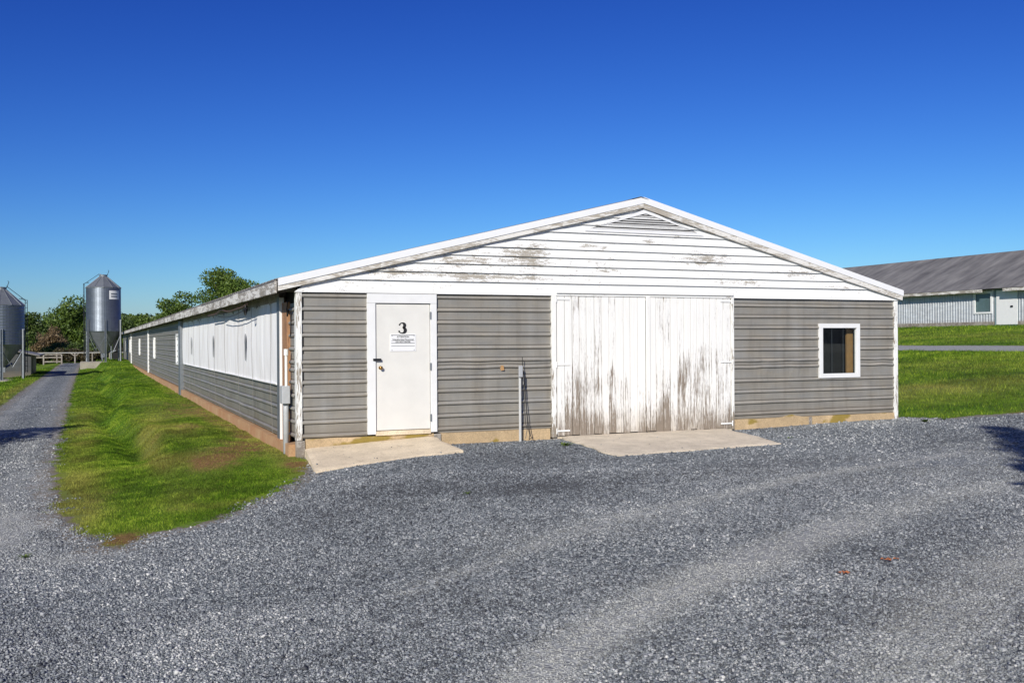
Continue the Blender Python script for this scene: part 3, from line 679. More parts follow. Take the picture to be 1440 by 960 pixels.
mb = MB(); mb.box(0, WX, LEN, LEN+.05, 0, 2.5); mb.prism([(0, 2.5), (WX, 2.5), (AX, ZR-.05)], LEN, LEN+.05); mb.build('back_wall', 'siding_side', barn)
# windows: frame built in a plane; axis 'x' on the front, 'y' on the side
def window(axis, a0, a1, z0, z1, p, fw, m='white', depth=.4, dirn=1, board=None, lines=0, parent=barn):
    def bx(mb, u0, u1, d0, d1, z0, z1):
        d0, d1 = p+d0*dirn, p+d1*dirn; d0, d1 = min(d0, d1), max(d0, d1)
        mb.box(u0, u1, d0, d1, z0, z1) if axis == 'x' else mb.box(d0, d1, u0, u1, z0, z1)
    fr = MB()
    bx(fr, a0, a1, -.045, .03, z1-fw, z1); bx(fr, a0, a1, -.045, .03, z0, z0+fw)
    bx(fr, a0, a0+fw, -.045, .03, z0+fw, z1-fw); bx(fr, a1-fw, a1, -.045, .03, z0+fw, z1-fw)
    w = fr.build('window', m, parent, .003)
    g = MB(); pp = p+.005*dirn
    g.add([(u_, pp, z_) if axis == 'x' else (pp, u_, z_) for u_, z_ in ((a0+fw, z0+fw), (a1-fw, z0+fw), (a1-fw, z1-fw), (a0+fw, z1-fw))], [(0, 1, 2, 3)]); g.build('pane', 'glass', w)
    r = MB()
    bx(r, a0, a1, depth, depth+.02, z0, z1); bx(r, a0, a1, .03, depth, z1, z1+.02); bx(r, a0, a1, .03, depth, z0-.02, z0); bx(r, a0-.02, a0, .03, depth, z0, z1); bx(r, a1, a1+.02, .03, depth, z0, z1)
    r.build('dark_recess', 'dark', w)
    if board:
        bd = MB(); bx(bd, board[0], board[1], .12, .16, z0+fw, z1-fw); bd.build('inner_board', 'pine', w)
    if lines:
        ln = MB()
        for i in range(1, lines): u = a0+fw+(a1-a0-2*fw)*i/lines; bx(ln, u-.003, u+.003, .03, .035, z0+fw, z1-fw)
        ln.build('wire_mesh', 'galvd', w)
    return w
window('x', 10.03, 11.04, .93, 1.99, 0, .085, board=(10.85, 11.0), lines=3)
window('y', 20.75, 22.45, .90, 2.0, PX-.012, .08, dirn=1)
for yw in (35.2, 50.6, 66.4, 75.2):
    window('y', yw, yw+.8, .92, 1.95, PX-.03, .08, dirn=1, depth=.02)
# entry door
mb = MB(); zt = 2.455
mb.box(1.03, 1.165, -.045, .05, .215, 2.30); mb.box(2.085, 2.19, -.045, .05, .215, 2.30); mb.box(1.03, 2.19, -.048, .05, 2.302, 2.452)
mb.build('door_frame', 'white', barn, .003)
mb = MB(); mb.box(1.165, 2.085, -.035, .06, .19, .262); mb.build('door_sill', 'slab', barn, .004)
mb = MB(); mb.box(1.178, 2.076, -.018, .03, .272, 2.292); door = mb.build('entry_door', 'door', barn, .003)
mb = MB(); mb.box(1.165, 2.085, .02, .05, .26, 2.302); mb.build('door_stop', 'dark', barn)
mb = MB(); prof = [(.030, 0), (.030, .006), (.012, .012), (.012, .034), (.026, .042), (.029, .055), (.020, .066), (.004, .068)]
n_ = 14; vs = [(1.245+r*math.cos(2*math.pi*k/n_), -.018-h, 1.272+r*math.sin(2*math.pi*k/n_)) for r, h in prof for k in range(n_)]
mb.add(vs, [(i*n_+k, i*n_+(k+1) % n_, (i+1)*n_+(k+1) % n_, (i+1)*n_+k) for i in range(len(prof)-1) for k in range(n_)]+[tuple(range((len(prof)-1)*n_, len(prof)*n_))])
mb.build('door_knob', 'brass', door, smooth=True)
mb = MB(); mb.box(1.12, 1.25, -.062, -.046, 1.385, 1.42); mb.box(1.13, 1.15, -.072, -.06, 1.39, 1.415); mb.box(1.20, 1.245, -.05, -.02, 1.39, 1.415); mb.build('hasp', 'black', door)
for zc in (2.11, 1.28, .45):
    mb = MB(); mb.box(2.070, 2.092, -.056, -.03, zc-.055, zc+.055); mb.tube([(2.081, -.058, zc-.06), (2.081, -.058, zc+.06)], .007, 6); mb.build('hinge', 'galvd', door)
def text(body, size, loc, m, parent, name, bold=.0, ax='center', sx=1.):
    c = bpy.data.curves.new(name, 'FONT'); c.body = body; c.size = size; c.extrude = .001; c.offset = bold; c.align_x = ax.upper()
    t_ = bpy.data.objects.new(name, c); COL.objects.link(t_)
    dg = bpy.context.evaluated_depsgraph_get(); me = bpy.data.meshes.new_from_object(t_.evaluated_get(dg))
    bpy.data.objects.remove(t_); o = bpy.data.objects.new(name, me); COL.objects.link(o); o.parent = parent
    me.transform(Matrix.Translation(loc) @ Matrix.Rotation(R_(90), 4, 'X') @ Matrix.Scale(sx, 4, (1, 0, 0)))
    me.materials.clear(); me.materials.append(MT[m]); return o
# the numeral: an old style 3 swept from two bowls with thick and thin strokes
def numeral3(cx, cz, h, y):
    pts = []
    for a in np.linspace(155, -80, 16): pts.append((.34*math.cos(R_(a))*.78-.02, .27+.235*math.sin(R_(a)), .055+.11*max(0, math.cos(R_(a)))**1.3))
    for a in np.linspace(72, -150, 18): pts.append((.34*math.cos(R_(a))*.95-.02, -.21+.27*math.sin(R_(a)), .055+.12*max(0, math.cos(R_(a)))**1.3))
    pts.append((-.36, -.30, .075))
    mb = MB(); L_ = []; R2 = []
    for i, (x, z, w) in enumerate(pts):
        a = pts[max(i-1, 0)]; b = pts[min(i+1, len(pts)-1)]; dx, dz = b[0]-a[0], b[1]-a[1]; l = math.hypot(dx, dz) or 1
        nx_, nz_ = -dz/l, dx/l; L_.append((x+nx_*w, z+nz_*w)); R2.append((x-nx_*w, z-nz_*w))
    T_ = lambda p, yy: (cx+p[0]*h, yy, cz+p[1]*h); k = len(pts)
    mb.add([T_(p, y) for p in L_]+[T_(p, y) for p in R2], [(i, i+1, k+i+1, k+i) for i in range(k-1)])
    for (x, z) in ((-.27, .335), (-.32, -.30)):
        mb.add([T_((x+.085*math.cos(a), z+.085*math.sin(a)), y-.0006) for a in np.linspace(0, 6.283, 13)[:-1]], [tuple(range(12))])
    return mb.build('house_number', 'blackink', door)
numeral3(1.612, 1.902, .165, -.0205)
mb = MB(); mb.box(1.405, 1.838, -.026, -.018, 1.53, 1.806); sg = mb.build('notice_sign', 'flash', door, .002)
mb = MB()
for zc, th in ((1.790, .008), (1.662, .007), (1.617, .006), (1.700, .004)): mb.box(1.425, 1.818, -.0272, -.0262, zc-th/2, zc+th/2)
for xx in (1.437, 1.806): mb.tube([(xx, -.03, 1.552), (xx, -.0262, 1.552)], .006, 6); mb.tube([(xx, -.03, 1.782), (xx, -.0262, 1.782)], .006, 6)
mb.build('sign_rules', 'blackink', door)
text('ATTENTION', .036, (1.6215, -.0275, 1.752), 'blackink', door, 'sign_lettering', .0006)
text('Unauthorized Personnel', .036, (1.6215, -.0275, 1.710), 'blackink', door, 'sign_lettering', .0004)
text('DO NOT ENTER', .034, (1.6215, -.0275, 1.671), 'blackink', door, 'sign_lettering', .0004)
# big barn doors of vertical boards
def leaf(x0, x1, name='plank_door', hinge_left=True):
    mb = MB(); n_ = 12; w = (x1-x0)/n_; cx = x0
    for i in range(n_):
        ww = w*random.uniform(.9, 1.1) if i < n_-1 else x1-cx
        g = random.uniform(.005, .013); yo = -.030+random.uniform(-.004, .004)
        mb.box(cx+g/2, min(cx+ww, x1)-g/2, yo, yo+.02, .045+random.uniform(-.008, .015), 2.475+random.uniform(-.008, .004)); cx += ww
    l = mb.build(name, 'leaf', barn, .003)
    b = MB(); b.box(x0+.01, x1-.01, -.009, .0, .06, 2.44); b.build('door_backing', 'dark', l)
    hx = (x0, x0+.24) if hinge_left else (x1-.24, x1)
    for zc in (2.40, 1.275, .135):
        s = MB(); h = MB()
        s.box(hx[0], hx[1], -.045, -.036, zc-.014, zc+.014); e_ = x0-.015 if hinge_left else x1+.015
        s.tube([(e_, -.045, zc-.05), (e_, -.045, zc+.05)], .012, 8); s.build('hinge_strap', 'trim_h', l, .002)
    return l
leaf(4.365, 6.135, hinge_left=True); leaf(6.205, 7.965, hinge_left=False)
mb = MB(); mb.box(6.13, 6.21, -.058, -.036, .06, 2.47); mb.build('door_astragal', 'leaf', barn, .004)
mb = MB(); mb.box(4.262, 4.352, -.05, .05, .03, 2.50); mb.build('door_post', 'trim', barn, .005)
mb = MB(); mb.box(7.975, 8.03, -.045, .05, .02, 2.49); mb.build('door_post', 'trim', barn, .005)
mb = MB(); mb.box(4.35, 8.0, -.075, -.02, 2.50, 2.575); mb.box(4.35, 8.0, .0, .05, 2.40, 2.50); mb.build('door_header', 'trim_h', barn, .006)
mb = MB(); mb.box(4.30, 8.02, -.01, .12, -.3, .035); mb.build('door_sill', 'slab2', barn, .006)
# conduit and junction box at the left corner
cy = .42; mb = MB(); mb.tube([(-.17, cy, -.3), (-.17, cy, .58), (-.175, cy, .9)], .045, 12); con = mb.build('conduit', 'pvc', barn, smooth=True)
mb = MB(); mb.box(-.25, -.12, cy-.10, cy+.08, .72, 1.0); mb.build('junction_box', 'pvc', con, .008)
mb = MB(); mb.tube([(-.17, cy-.03, 1.0), (-.17, cy-.03, 1.52)], .022, 8); mb.tube([(-.17, cy-.03, 1.48), (-.17, cy-.03, 1.58)], .035, 8); mb.build('upper_pipe', 'trim', con)
mb = MB(); mb.tube([(-.1, .3+i*.02, 2.15-.1*i+.03*math.sin(i*2)) for i in range(5)], .012, 6); mb.tube([(-.12, .5, 2.35), (-.15, .42, 2.2), (-.13, .48, 2.1), (-.1, .55, 2.2)], .012, 6); mb.build('loose_wires', 'black', barn)
mb = MB(); mb.tube([(EX0+.05, 3.2+i*.45, 2.40-.07*abs(math.sin(i*.35))-.01*math.sin(i*1.3)) for i in range(16)], .016, 7); mb.build('hanging_cable', 'rubber', barn, smooth=True)
mb = MB(); mb.tube([(EX0+.06, 3.3+i*.5, 2.32-.10*math.sin(i*.3)) for i in range(10)], .009, 6); mb.tube([(EX0+.05, 3.3, 2.4), (EX0, 3.3, 2.28), (EX0+.05, 3.5, 2.2), (EX0+.1, 3.6, 2.35)], .02, 6); mb.build('hanging_cable', 'black', barn, smooth=True)
# hood and fittings on the right wall, seen in profile
hd = MB(); hd.prism([(12.0, 2.02), (12.28, 1.90), (12.28, 1.84), (12.0, 1.86)], .35, .75, 'y'); hd.build('exhaust_hood', 'black', barn)
hd = MB(); hd.tube([(12.06, .3, 1.85), (12.12, .3, 1.6), (12.07, .3, 1.2), (12.08, .3, .7), (12.05, .3, .15)], .014, 6); hd.build('wall_cord', 'trim', barn)
hd = MB(); hd.lathe([(.0, -.03), (.07, -.02), (.075, .02), (.05, .06), (0, .065)], 12, cap=False); me_ = hd.build('tap_fitting', 'galvd', barn); me_.location = (12.13, .3, 1.22); me_.rotation_euler = (R_(70), 0, R_(20))
hd = MB(); hd.tube([(12.02, .3, 1.22), (12.13, .3, 1.22), (12.18, .3, 1.17)], .02, 7); hd.build('tap_spout', 'galvd', barn)
mb = MB(); mb.add([(3.29, -.02, 1.275), (3.36, -.05, 1.28), (3.38, -.045, 1.20), (3.33, -.022, 1.19)], [(0, 1, 2, 3)]); mb.build('torn_metal_flap', 'pine', barn)
# utility post leaning by the wall
up = empty('utility_post', (3.63, -.12, 0), 'slim grey metal post with small box and loose cord standing by the siding', 'post')
mb = MB(); mb.box(-.017, .017, -.017, .017, -.3, 1.26); mb.build('post', 'post', up, .004)
mb = MB(); mb.box(-.035, .035, -.05, -.018, 1.08, 1.27); mb.build('outlet_box', 'pvc', up, .006)
mb = MB(); mb.tube([(.04, -.01, 1.2), (.07, 0, 1.12), (.06, -.01, 1.0), (.055, -.02, .95)], .016, 6); mb.tube([(.05, .0, 1.25), (.045, .0, 1.42)], .006, 5); mb.build('plug', 'black', up)
mb = MB(); mb.tube([(.07, -.01, 1.1), (.1, .0, .7), (.13, -.02, .35), (.17, -.05, .08), (.21, -.07, .06), (.13, -.08, .04)], .007, 5)
mb.tube([(.06, -.01, 1.0), (.08, -.0, .6), (.09, -.02, .3), (.11, -.04, .2), (.07, -.06, .05)], .006, 5); mb.build('cord', 'black', up)

# concrete slabs
def slab(name, P, zf, th, m, label, rx):
    rx *= 1.6
    c = (sum(p[0] for p in P)/4, sum(p[1] for p in P)/4); N_ = 26; vs = []; fs = []
    for j in range(N_+1):
        for i in range(N_+1):
            u, v = i/N_, j/N_; x = (P[0][0]*(1-u)+P[1][0]*u)*(1-v)+(P[3][0]*(1-u)+P[2][0]*u)*v; y = (P[0][1]*(1-u)+P[1][1]*u)*(1-v)+(P[3][1]*(1-u)+P[2][1]*u)*v
            if i in (0, N_) or j == N_:
                x += rx*mnoise.noise(Vector((x*2.5, y*2.5, 1))); y += rx*mnoise.noise(Vector((x*2.5, y*2.5, 7)))
            e_ = .012 if (i in (0, N_) or j == N_) else 0
            vs.append((x-c[0], y-c[1], float(zf(x, y))-e_+.004*mnoise.noise(Vector((x*3, y*3, 2)))))
    for j in range(N_):
        for i in range(N_): k = j*(N_+1)+i; fs.append((k, k+1, k+N_+2, k+N_+1))
    ring = [i for i in range(N_+1)]+[j*(N_+1)+N_ for j in range(1, N_+1)]+[N_*(N_+1)+i for i in range(N_-1, -1, -1)]+[j*(N_+1) for j in range(N_-1, 0, -1)]
    o0 = len(vs)
    for r in ring:
        x, y, z = vs[r]; vs.append((x+.01*mnoise.noise(Vector((x*9, y*9, 4))), y-.01+.015*mnoise.noise(Vector((x*9, y*9, 14))), z-th))
    for i in range(len(ring)): fs.append((ring[i], ring[(i+1) % len(ring)], o0+(i+1) % len(ring), o0+i))
    mb = MB(); mb.add(vs, fs, .5); o = mb.build(name, m); o.location = (c[0], c[1], 0); return tag(o, label, 'slab')
slab('doorstep_slab', [(.04, -.03), (2.13, -.03), (2.19, -1.3), (-.13, -1.62)], SLABZ, .12, 'slab', 'small cream concrete doorstep slab below the number 3 door', .03)
slab('apron_slab', [(4.45, -.03), (7.9, -.03), (7.22, -2.4), (3.98, -2.72)], SLABZ, .10, 'slab2', 'wide flat concrete apron in front of the peeling double doors', .04)

# ------------------------------------------------------------------ barn on the hill
BX, BY0, BY1, BZ = 48., 8., 62., 2.48
def hb(name, *a): pass
b2 = empty('hillside_barn', (BX, BY0, 2.4), 'long barn on the hill with dark roof and corrugated wall beyond the lawn', 'barn')
def W2(mb, name, m, bevel=0, parent=None):
    mb.v = [(x-BX, y-BY0, z-2.4) for x, y, z in mb.v]; return mb.build(name, m, parent or b2, bevel)
EZ, RZ, HWd = 4.70, 7.48, 5.6
def corr(y0, y1, z0, z1, x, holes=()):
    mb = MB(); vs = []; y = y0; ys_ = []
    while y < y1: ys_ += [(y, 0), (min(y+.10, y1), 0), (min(y+.13, y1), -.03), (min(y+.18, y1), -.03)]; y += .21
    ys_.append((y1, 0)); c = len(ys_)
    zl = sorted({z0, z1, *[h[2] for h in holes], *[h[3] for h in holes]})
    for z in zl: vs += [(x+o_, yy, z) for yy, o_ in ys_]
    fs = []
    for j in range(len(zl)-1):
        for i in range(c-1):
            cy_, cz = (ys_[i][0]+ys_[i+1][0])/2, (zl[j]+zl[j+1])/2
            if any(h[0] < cy_ < h[1] and h[2] < cz < h[3] for h in holes): continue
            fs.append((j*c+i, j*c+i+1, (j+1)*c+i+1, (j+1)*c+i))
    mb.add(vs, fs); return mb
W2(corr(BY0, 26.9, 2.7, 4.66, BX), 'siding_panel', 'corr2')
W2(corr(28.6, BY1, 2.7, 4.66, BX, [(28.85, 30.0, 3.3, 4.45)]), 'siding_panel', 'corr2')
mb = MB(); mb.box(BX+.02, BX+.1, 26.9, 28.6, 2.4, 4.7); W2(mb, 'door_surround', 'teal')
mb = MB(); mb.box(BX-.03, BX+.02, 26.95, 28.45, 2.5, 4.6); W2(mb, 'barn_entry_door', 'white', .01)
mb = MB(); mb.box(BX-.08, BX-.03, 27.25, 27.4, 3.55, 3.65); W2(mb, 'door_latch', 'black')
mb = MB(); mb.box(BX-.05, BX+.05, BY0, 26.9, 2.3, 2.7); W2(mb, 'sill_board', 'oldwood')
mb = MB(); mb.box(BX-.05, BX+.05, 28.65, BY1, 2.3, 2.7); W2(mb, 'sill_board', 'oldwood')
fr = MB(); fr.box(BX-.06, BX, 28.72, 30.12, 3.2, 3.31); fr.box(BX-.06, BX, 28.72, 30.12, 4.44, 4.55); fr.box(BX-.06, BX, 28.72, 28.85, 3.31, 4.44); fr.box(BX-.06, BX, 29.98, 30.12, 3.31, 4.44)
wn = W2(fr, 'window', 'white')
g = MB(); g.add([(BX-.01, 28.85, 3.31), (BX-.01, 29.98, 3.31), (BX-.01, 29.98, 4.44), (BX-.01, 28.85, 4.44)], [(0, 1, 2, 3)]); W2(g, 'pane', 'glass', 0, wn)
g = MB(); g.box(BX+.05, BX+.08, 28.7, 30.2, 3.2, 4.6); W2(g, 'dark_recess', 'teal', 0, wn)
for y0, y1 in ((BY0, 27.55), (29.05, BY1)):
    mb = MB(); mb.box(BX-.55, BX-.50, y0, y1, 4.50, 4.68); W2(mb, 'eave_board', 'fascia')
mb = MB()
for sgn in (0, 1):
    nn = 120; cs = []
    for i in range(nn+1):
        y = BY0-.2+(BY1-BY0+.4)*i/nn
        for s in range(7):
            u = s/6; x = (BX-.56+(HWd+.56)*u) if sgn == 0 else (BX+2*HWd+.56-(HWd+.56)*u); z = 4.70-.0+(RZ-4.70)*u+.012*mnoise.noise(Vector((y*.8, u*5, sgn)))
            cs.append((x, y, z))
    mb.add(cs, [(i*7+s, i*7+s+1, (i+1)*7+s+1, (i+1)*7+s) for i in range(nn) for s in range(6)])
W2(mb, 'roof', 'roof2')
mb = MB(); mb.box(BX+2*HWd-.1, BX+2*HWd, BY0, BY1, 2.3, 4.7)
for ye in (BY0, BY1-.1): mb.prism([(BX+.05, 2.3), (BX+2*HWd, 2.3), (BX+2*HWd, 4.68), (BX+HWd, RZ-.05), (BX+.05, 4.68)], ye, ye+.1)
W2(mb, 'end_wall', 'corr2')
mb = MB(); mb.box(BX+.12, BX+.2, BY0+.2, BY1-.2, 2.3, 4.6); W2(mb, 'inner_wall', 'dark')

# ------------------------------------------------------------------ feed silos
def silo(loc, r, zc0, zb0, ze, zt, label, base=0, lad=180, labelpl=True, rz=0):
    """zb0 = bottom of the cylinder, ze = eave, zt = top, zc0 = hopper tip, all above base"""
    s = empty('feed_silo', loc, label, 'silo', 'galvanised feed silos')
    pr = []; z = zb0
    while z < ze: pr += [(r, z), (r+.018, z+.045)]; z += .09
    pr.append((r, ze)); mb = MB(); mb.lathe(pr, 48, cap=False); mb.build('silo_body', 'galvp', s, smooth=False)
    mb = MB(); mb.lathe([(r+.05, ze-.03), (r+.05, ze), (.28, zt-.12)], 12, cap=False)
    for k in range(12):
        a = 2*math.pi*k/12; mb.tube([((r+.05)*math.cos(a), (r+.05)*math.sin(a), ze+.01), (.28*math.cos(a), .28*math.sin(a), zt-.11)], .02, 5)
    mb.build('cone_roof', 'galvd', s)
    mb = MB(); mb.lathe([(.30, zt-.14), (.30, zt-.02), (.33, zt-.02), (.33, zt+.02), (.05, zt+.05)], 20); mb.tube([(-.2, 0, zt), (-.2, 0, zt+.1)], .04, 6); mb.build('filler_lid', 'galvd', s)
    mb = MB(); mb.tube([(.3, .1, zt), (.42, .1, zt+.35), (.36, .1, zt+.42)], .02, 5); mb.build('lid_handle', 'black', s)
    mb = MB(); mb.lathe([(.22, zc0), (.24, zc0+.05), (r-.03, zb0+.02)], 24, cap=False); mb.build('hopper', 'galvd', s)
    mb = MB(); mb.box(-.22, .22, -.22, .22, zc0-.3, zc0); mb.tube([(0, 0, zc0-.15), (.5, .9, zc0+.2)], .07, 8); mb.build('auger_boot', 'galvd', s)
    for k in range(6):
        a = 2*math.pi*k/6-math.pi/2+.08; c, d = math.cos(a), math.sin(a); m2 = MB(); rr = r+.05
        ux, uy = -d, c
        for off in (-.055, .055):
            m2.prism([(rr*c+ux*(off-.012), rr*d+uy*(off-.012)), (rr*c+ux*(off+.012), rr*d+uy*(off+.012)), ((rr+.09)*c+ux*(off+.012), (rr+.09)*d+uy*(off+.012)), ((rr+.09)*c+ux*(off-.012), (rr+.09)*d+uy*(off-.012))], base, zb0+.95, 'z')
        m2.prism([(rr*c-ux*.05, rr*d-uy*.05), (rr*c+ux*.05, rr*d+uy*.05), ((rr+.02)*c+ux*.05, (rr+.02)*d+uy*.05), ((rr+.02)*c-ux*.05, (rr+.02)*d-uy*.05)], base, zb0+.95, 'z')
        m2.box(rr*c-.12, rr*c+.12, rr*d-.12, rr*d+.12, base, base+.02); m2.build('leg', 'galvd', s)
        a2 = a+math.pi/3; m3 = MB(); m3.tube([(rr*c, rr*d, zb0-.35), (.5*rr*(c+math.cos(a2)), .5*rr*(d+math.sin(a2)), base+.75), (rr*math.cos(a2), rr*math.sin(a2), zb0-.35)], .03, 5); m3.build('brace', 'galvd', s)
    al = R_(lad); c, d = math.cos(al), math.sin(al); m4 = MB(); rr = r+.16; ux, uy = -d, c
    for off in (-.2, .2): m4.tube([(rr*c+ux*off, rr*d+uy*off, base+.4), (rr*c+ux*off, rr*d+uy*off, ze+.35), (.75*rr*c+ux*off, .75*rr*d+uy*off, ze+.45)], .02, 5)
    z = base+.5
    while z < ze+.3: m4.tube([(rr*c-ux*.2, rr*d-uy*.2, z), (rr*c+ux*.2, rr*d+uy*.2, z)], .014, 5); z += .3
    m4.tube([(rr*c, rr*d, ze+.3), (.3*c, .3*d, zt+.1)], .018, 5); m4.build('ladder', 'black', s)
    if labelpl:
        m5 = MB(); av = np.linspace(R_(-72), R_(-32), 9); rr = r+.03
        vs = [(rr*math.cos(a), rr*math.sin(a), z) for z in (ze-.95, ze-.25) for a in av]; m5.add(vs, [(i, i+1, i+10, i+9) for i in range(8)]); m5.build('maker_plate', 'white', s)
        m5 = MB(); av = np.linspace(R_(-66), R_(-40), 9); rr = r+.034
        for z0_ in (ze-.52, ze-.72): m5.add([(rr*math.cos(a), rr*math.sin(a), z) for z in (z0_-.05, z0_+.05) for a in av], [(i, i+1, i+10, i+9) for i in range(8)])
        m5.build('plate_band', 'galvd', s)
    return s
silo((-1.96, 71.3, .20), 1.31, .62, 2.43, 5.95, 7.0, 'tall feed silo on a concrete pad beside the long barn wall', lad=172)
silo((-7.95, 52.1, -.50), 1.27, .75, 2.12, 4.52, 5.6, 'feed silo at the left edge of the photo across the gravel road', lad=20, labelpl=False)
o = MB().box(-1.75, 1.75, -1.7, 1.7, -.75, .0).build('silo_pad', 'pad', None, .03); o.location = (-1.96, 71.3, .195); tag(o, 'raised concrete pad under the tall silo by the barn', 'pad')
o = MB().box(-1.7, 1.7, -1.7, 1.7, -.5, .0).build('silo_pad', 'pad', None, .03); o.location = (-7.95, 52.1, -.505); tag(o, 'concrete pad under the silo at the left edge', 'pad')
# barn end fittings by the silo: pipe and meter cabinet
ca = empty('meter_cabinet', (-.75, 83.2, -.1), 'dark utility cabinet and pipes by the far end of the long barn wall', 'cabinet')
mb = MB(); mb.box(-.3, .3, -.2, .2, 0, 2.1); mb.build('cabinet_body', 'black', ca, .02)
mb = MB(); mb.tube([(-.42, -.1, 0), (-.42, -.1, 2.0)], .07, 8); mb.tube([(-.5, -.1, .9), (.0, -.35, 1.1)], .06, 8); mb.build('cabinet_pipe', 'galvd', ca)
# small lean-to shed left of the road
sh = empty('pump_shed', (-7.2, 60, -.55), 'small low grey shed with sloping dark roof behind the left silo', 'shed')
mb = MB(); mb.prism([(-1.6, 0), (.62, 0), (.62, 1.55), (-1.6, 2.05)], -3, 4); mb.build('shed_wall', 'shedm', sh)
mb = MB(); mb.prism([(-1.8, 2.12), (1.15, 1.46), (1.15, 1.40), (-1.8, 2.05)], -3.3, 4.3); mb.build('shed_roof', 'roof2', sh)
mb = MB(); mb.box(.62, .66, -1, 0, 0, 1.3); mb.build('shed_door', 'black', sh)
# end fence with white rail, posts and gate
fe = empty('rail_fence', (-3.5, 96, -.4), 'fence with white top rail and dark posts across the end of the gravel road', 'fence')
mb = MB(); mb.tube([(-4.9, 1.0, 1.10), (4.6, -1.2, 1.10)], .045, 8); mb.build('top_rail', 'slat2', fe)
for x in (-4.7, -2.6, -.9, .75, 2.4, 4.2):
    mb = MB(); y = 1.0-2.2*(x+4.9)/9.5; mb.tube([(x, y, 0), (x, y, 1.05)], .075, 7)
    if abs(x+.9) < .1: mb.tube([(x, y, .75), (x-.4, y, 1.05)], .05, 6); mb.tube([(x, y, .75), (x+.4, y, 1.05)], .05, 6)
    mb.build('fence_post', 'oldwood', fe)
mb = MB(); mb.box(-4.9, 4.6, .35, .4, -.1, .8); o = mb.build('lower_boards', 'oldwood', fe); bpy.data.objects.remove(o)
ga = empty('wooden_gate', (-6.4, 93.5, -.45), 'small pale wooden gate with two rails left of the road end', 'gate')
for x in (-.85, .8): mb = MB(); mb.box(x-.06, x+.06, -.06, .06, 0, 1.05); mb.build('gate_post', 'oldwood', ga)
for z in (.25, .68, .95): mb = MB(); mb.box(-1.9 if z > .6 else -.85, .8, -.03, .03, z, z+.11); mb.build('gate_rail', 'oldwood', ga)
st_ = empty('loading_rail', (-6.6, 77, -.5), 'thin dark pipe rail lying low across the verge end', 'rail')
bpy.data.objects.remove(st_)

# ------------------------------------------------------------------ trees
def leaf_mat(name, lo, mid, hi, tr=.3):
    m, t, b = mat(name)
    c = ramp(t, attr(t, 'rnd'), [(0, lo), (.5, mid), (1, hi)])
    L(t, c, b.inputs['Base Color']); b.inputs['Roughness'].default_value = .6
    tl = N(t, 'ShaderNodeBsdfTranslucent'); L(t, c, tl.inputs['Color']); mx = N(t, 'ShaderNodeMixShader'); mx.inputs[0].default_value = tr
    L(t, b.outputs[0], mx.inputs[1]); L(t, tl.outputs[0], mx.inputs[2]); L(t, mx.outputs[0], t.nodes['Material Output'].inputs['Surface'])
    return m
MT['lf'] = leaf_mat('tree_leaves', (.035, .07, .008), (.09, .15, .018), (.19, .26, .04))
MT['lfd'] = leaf_mat('dark_leaves', (.03, .055, .01), (.07, .115, .02), (.13, .18, .04))
MT['lfb2'] = leaf_mat('dry_brush', (.03, .025, .012), (.065, .05, .022), (.12, .10, .035))
MT['lfb'] = leaf_mat('brown_leaves', (.08, .055, .03), (.16, .11, .055), (.24, .17, .08))
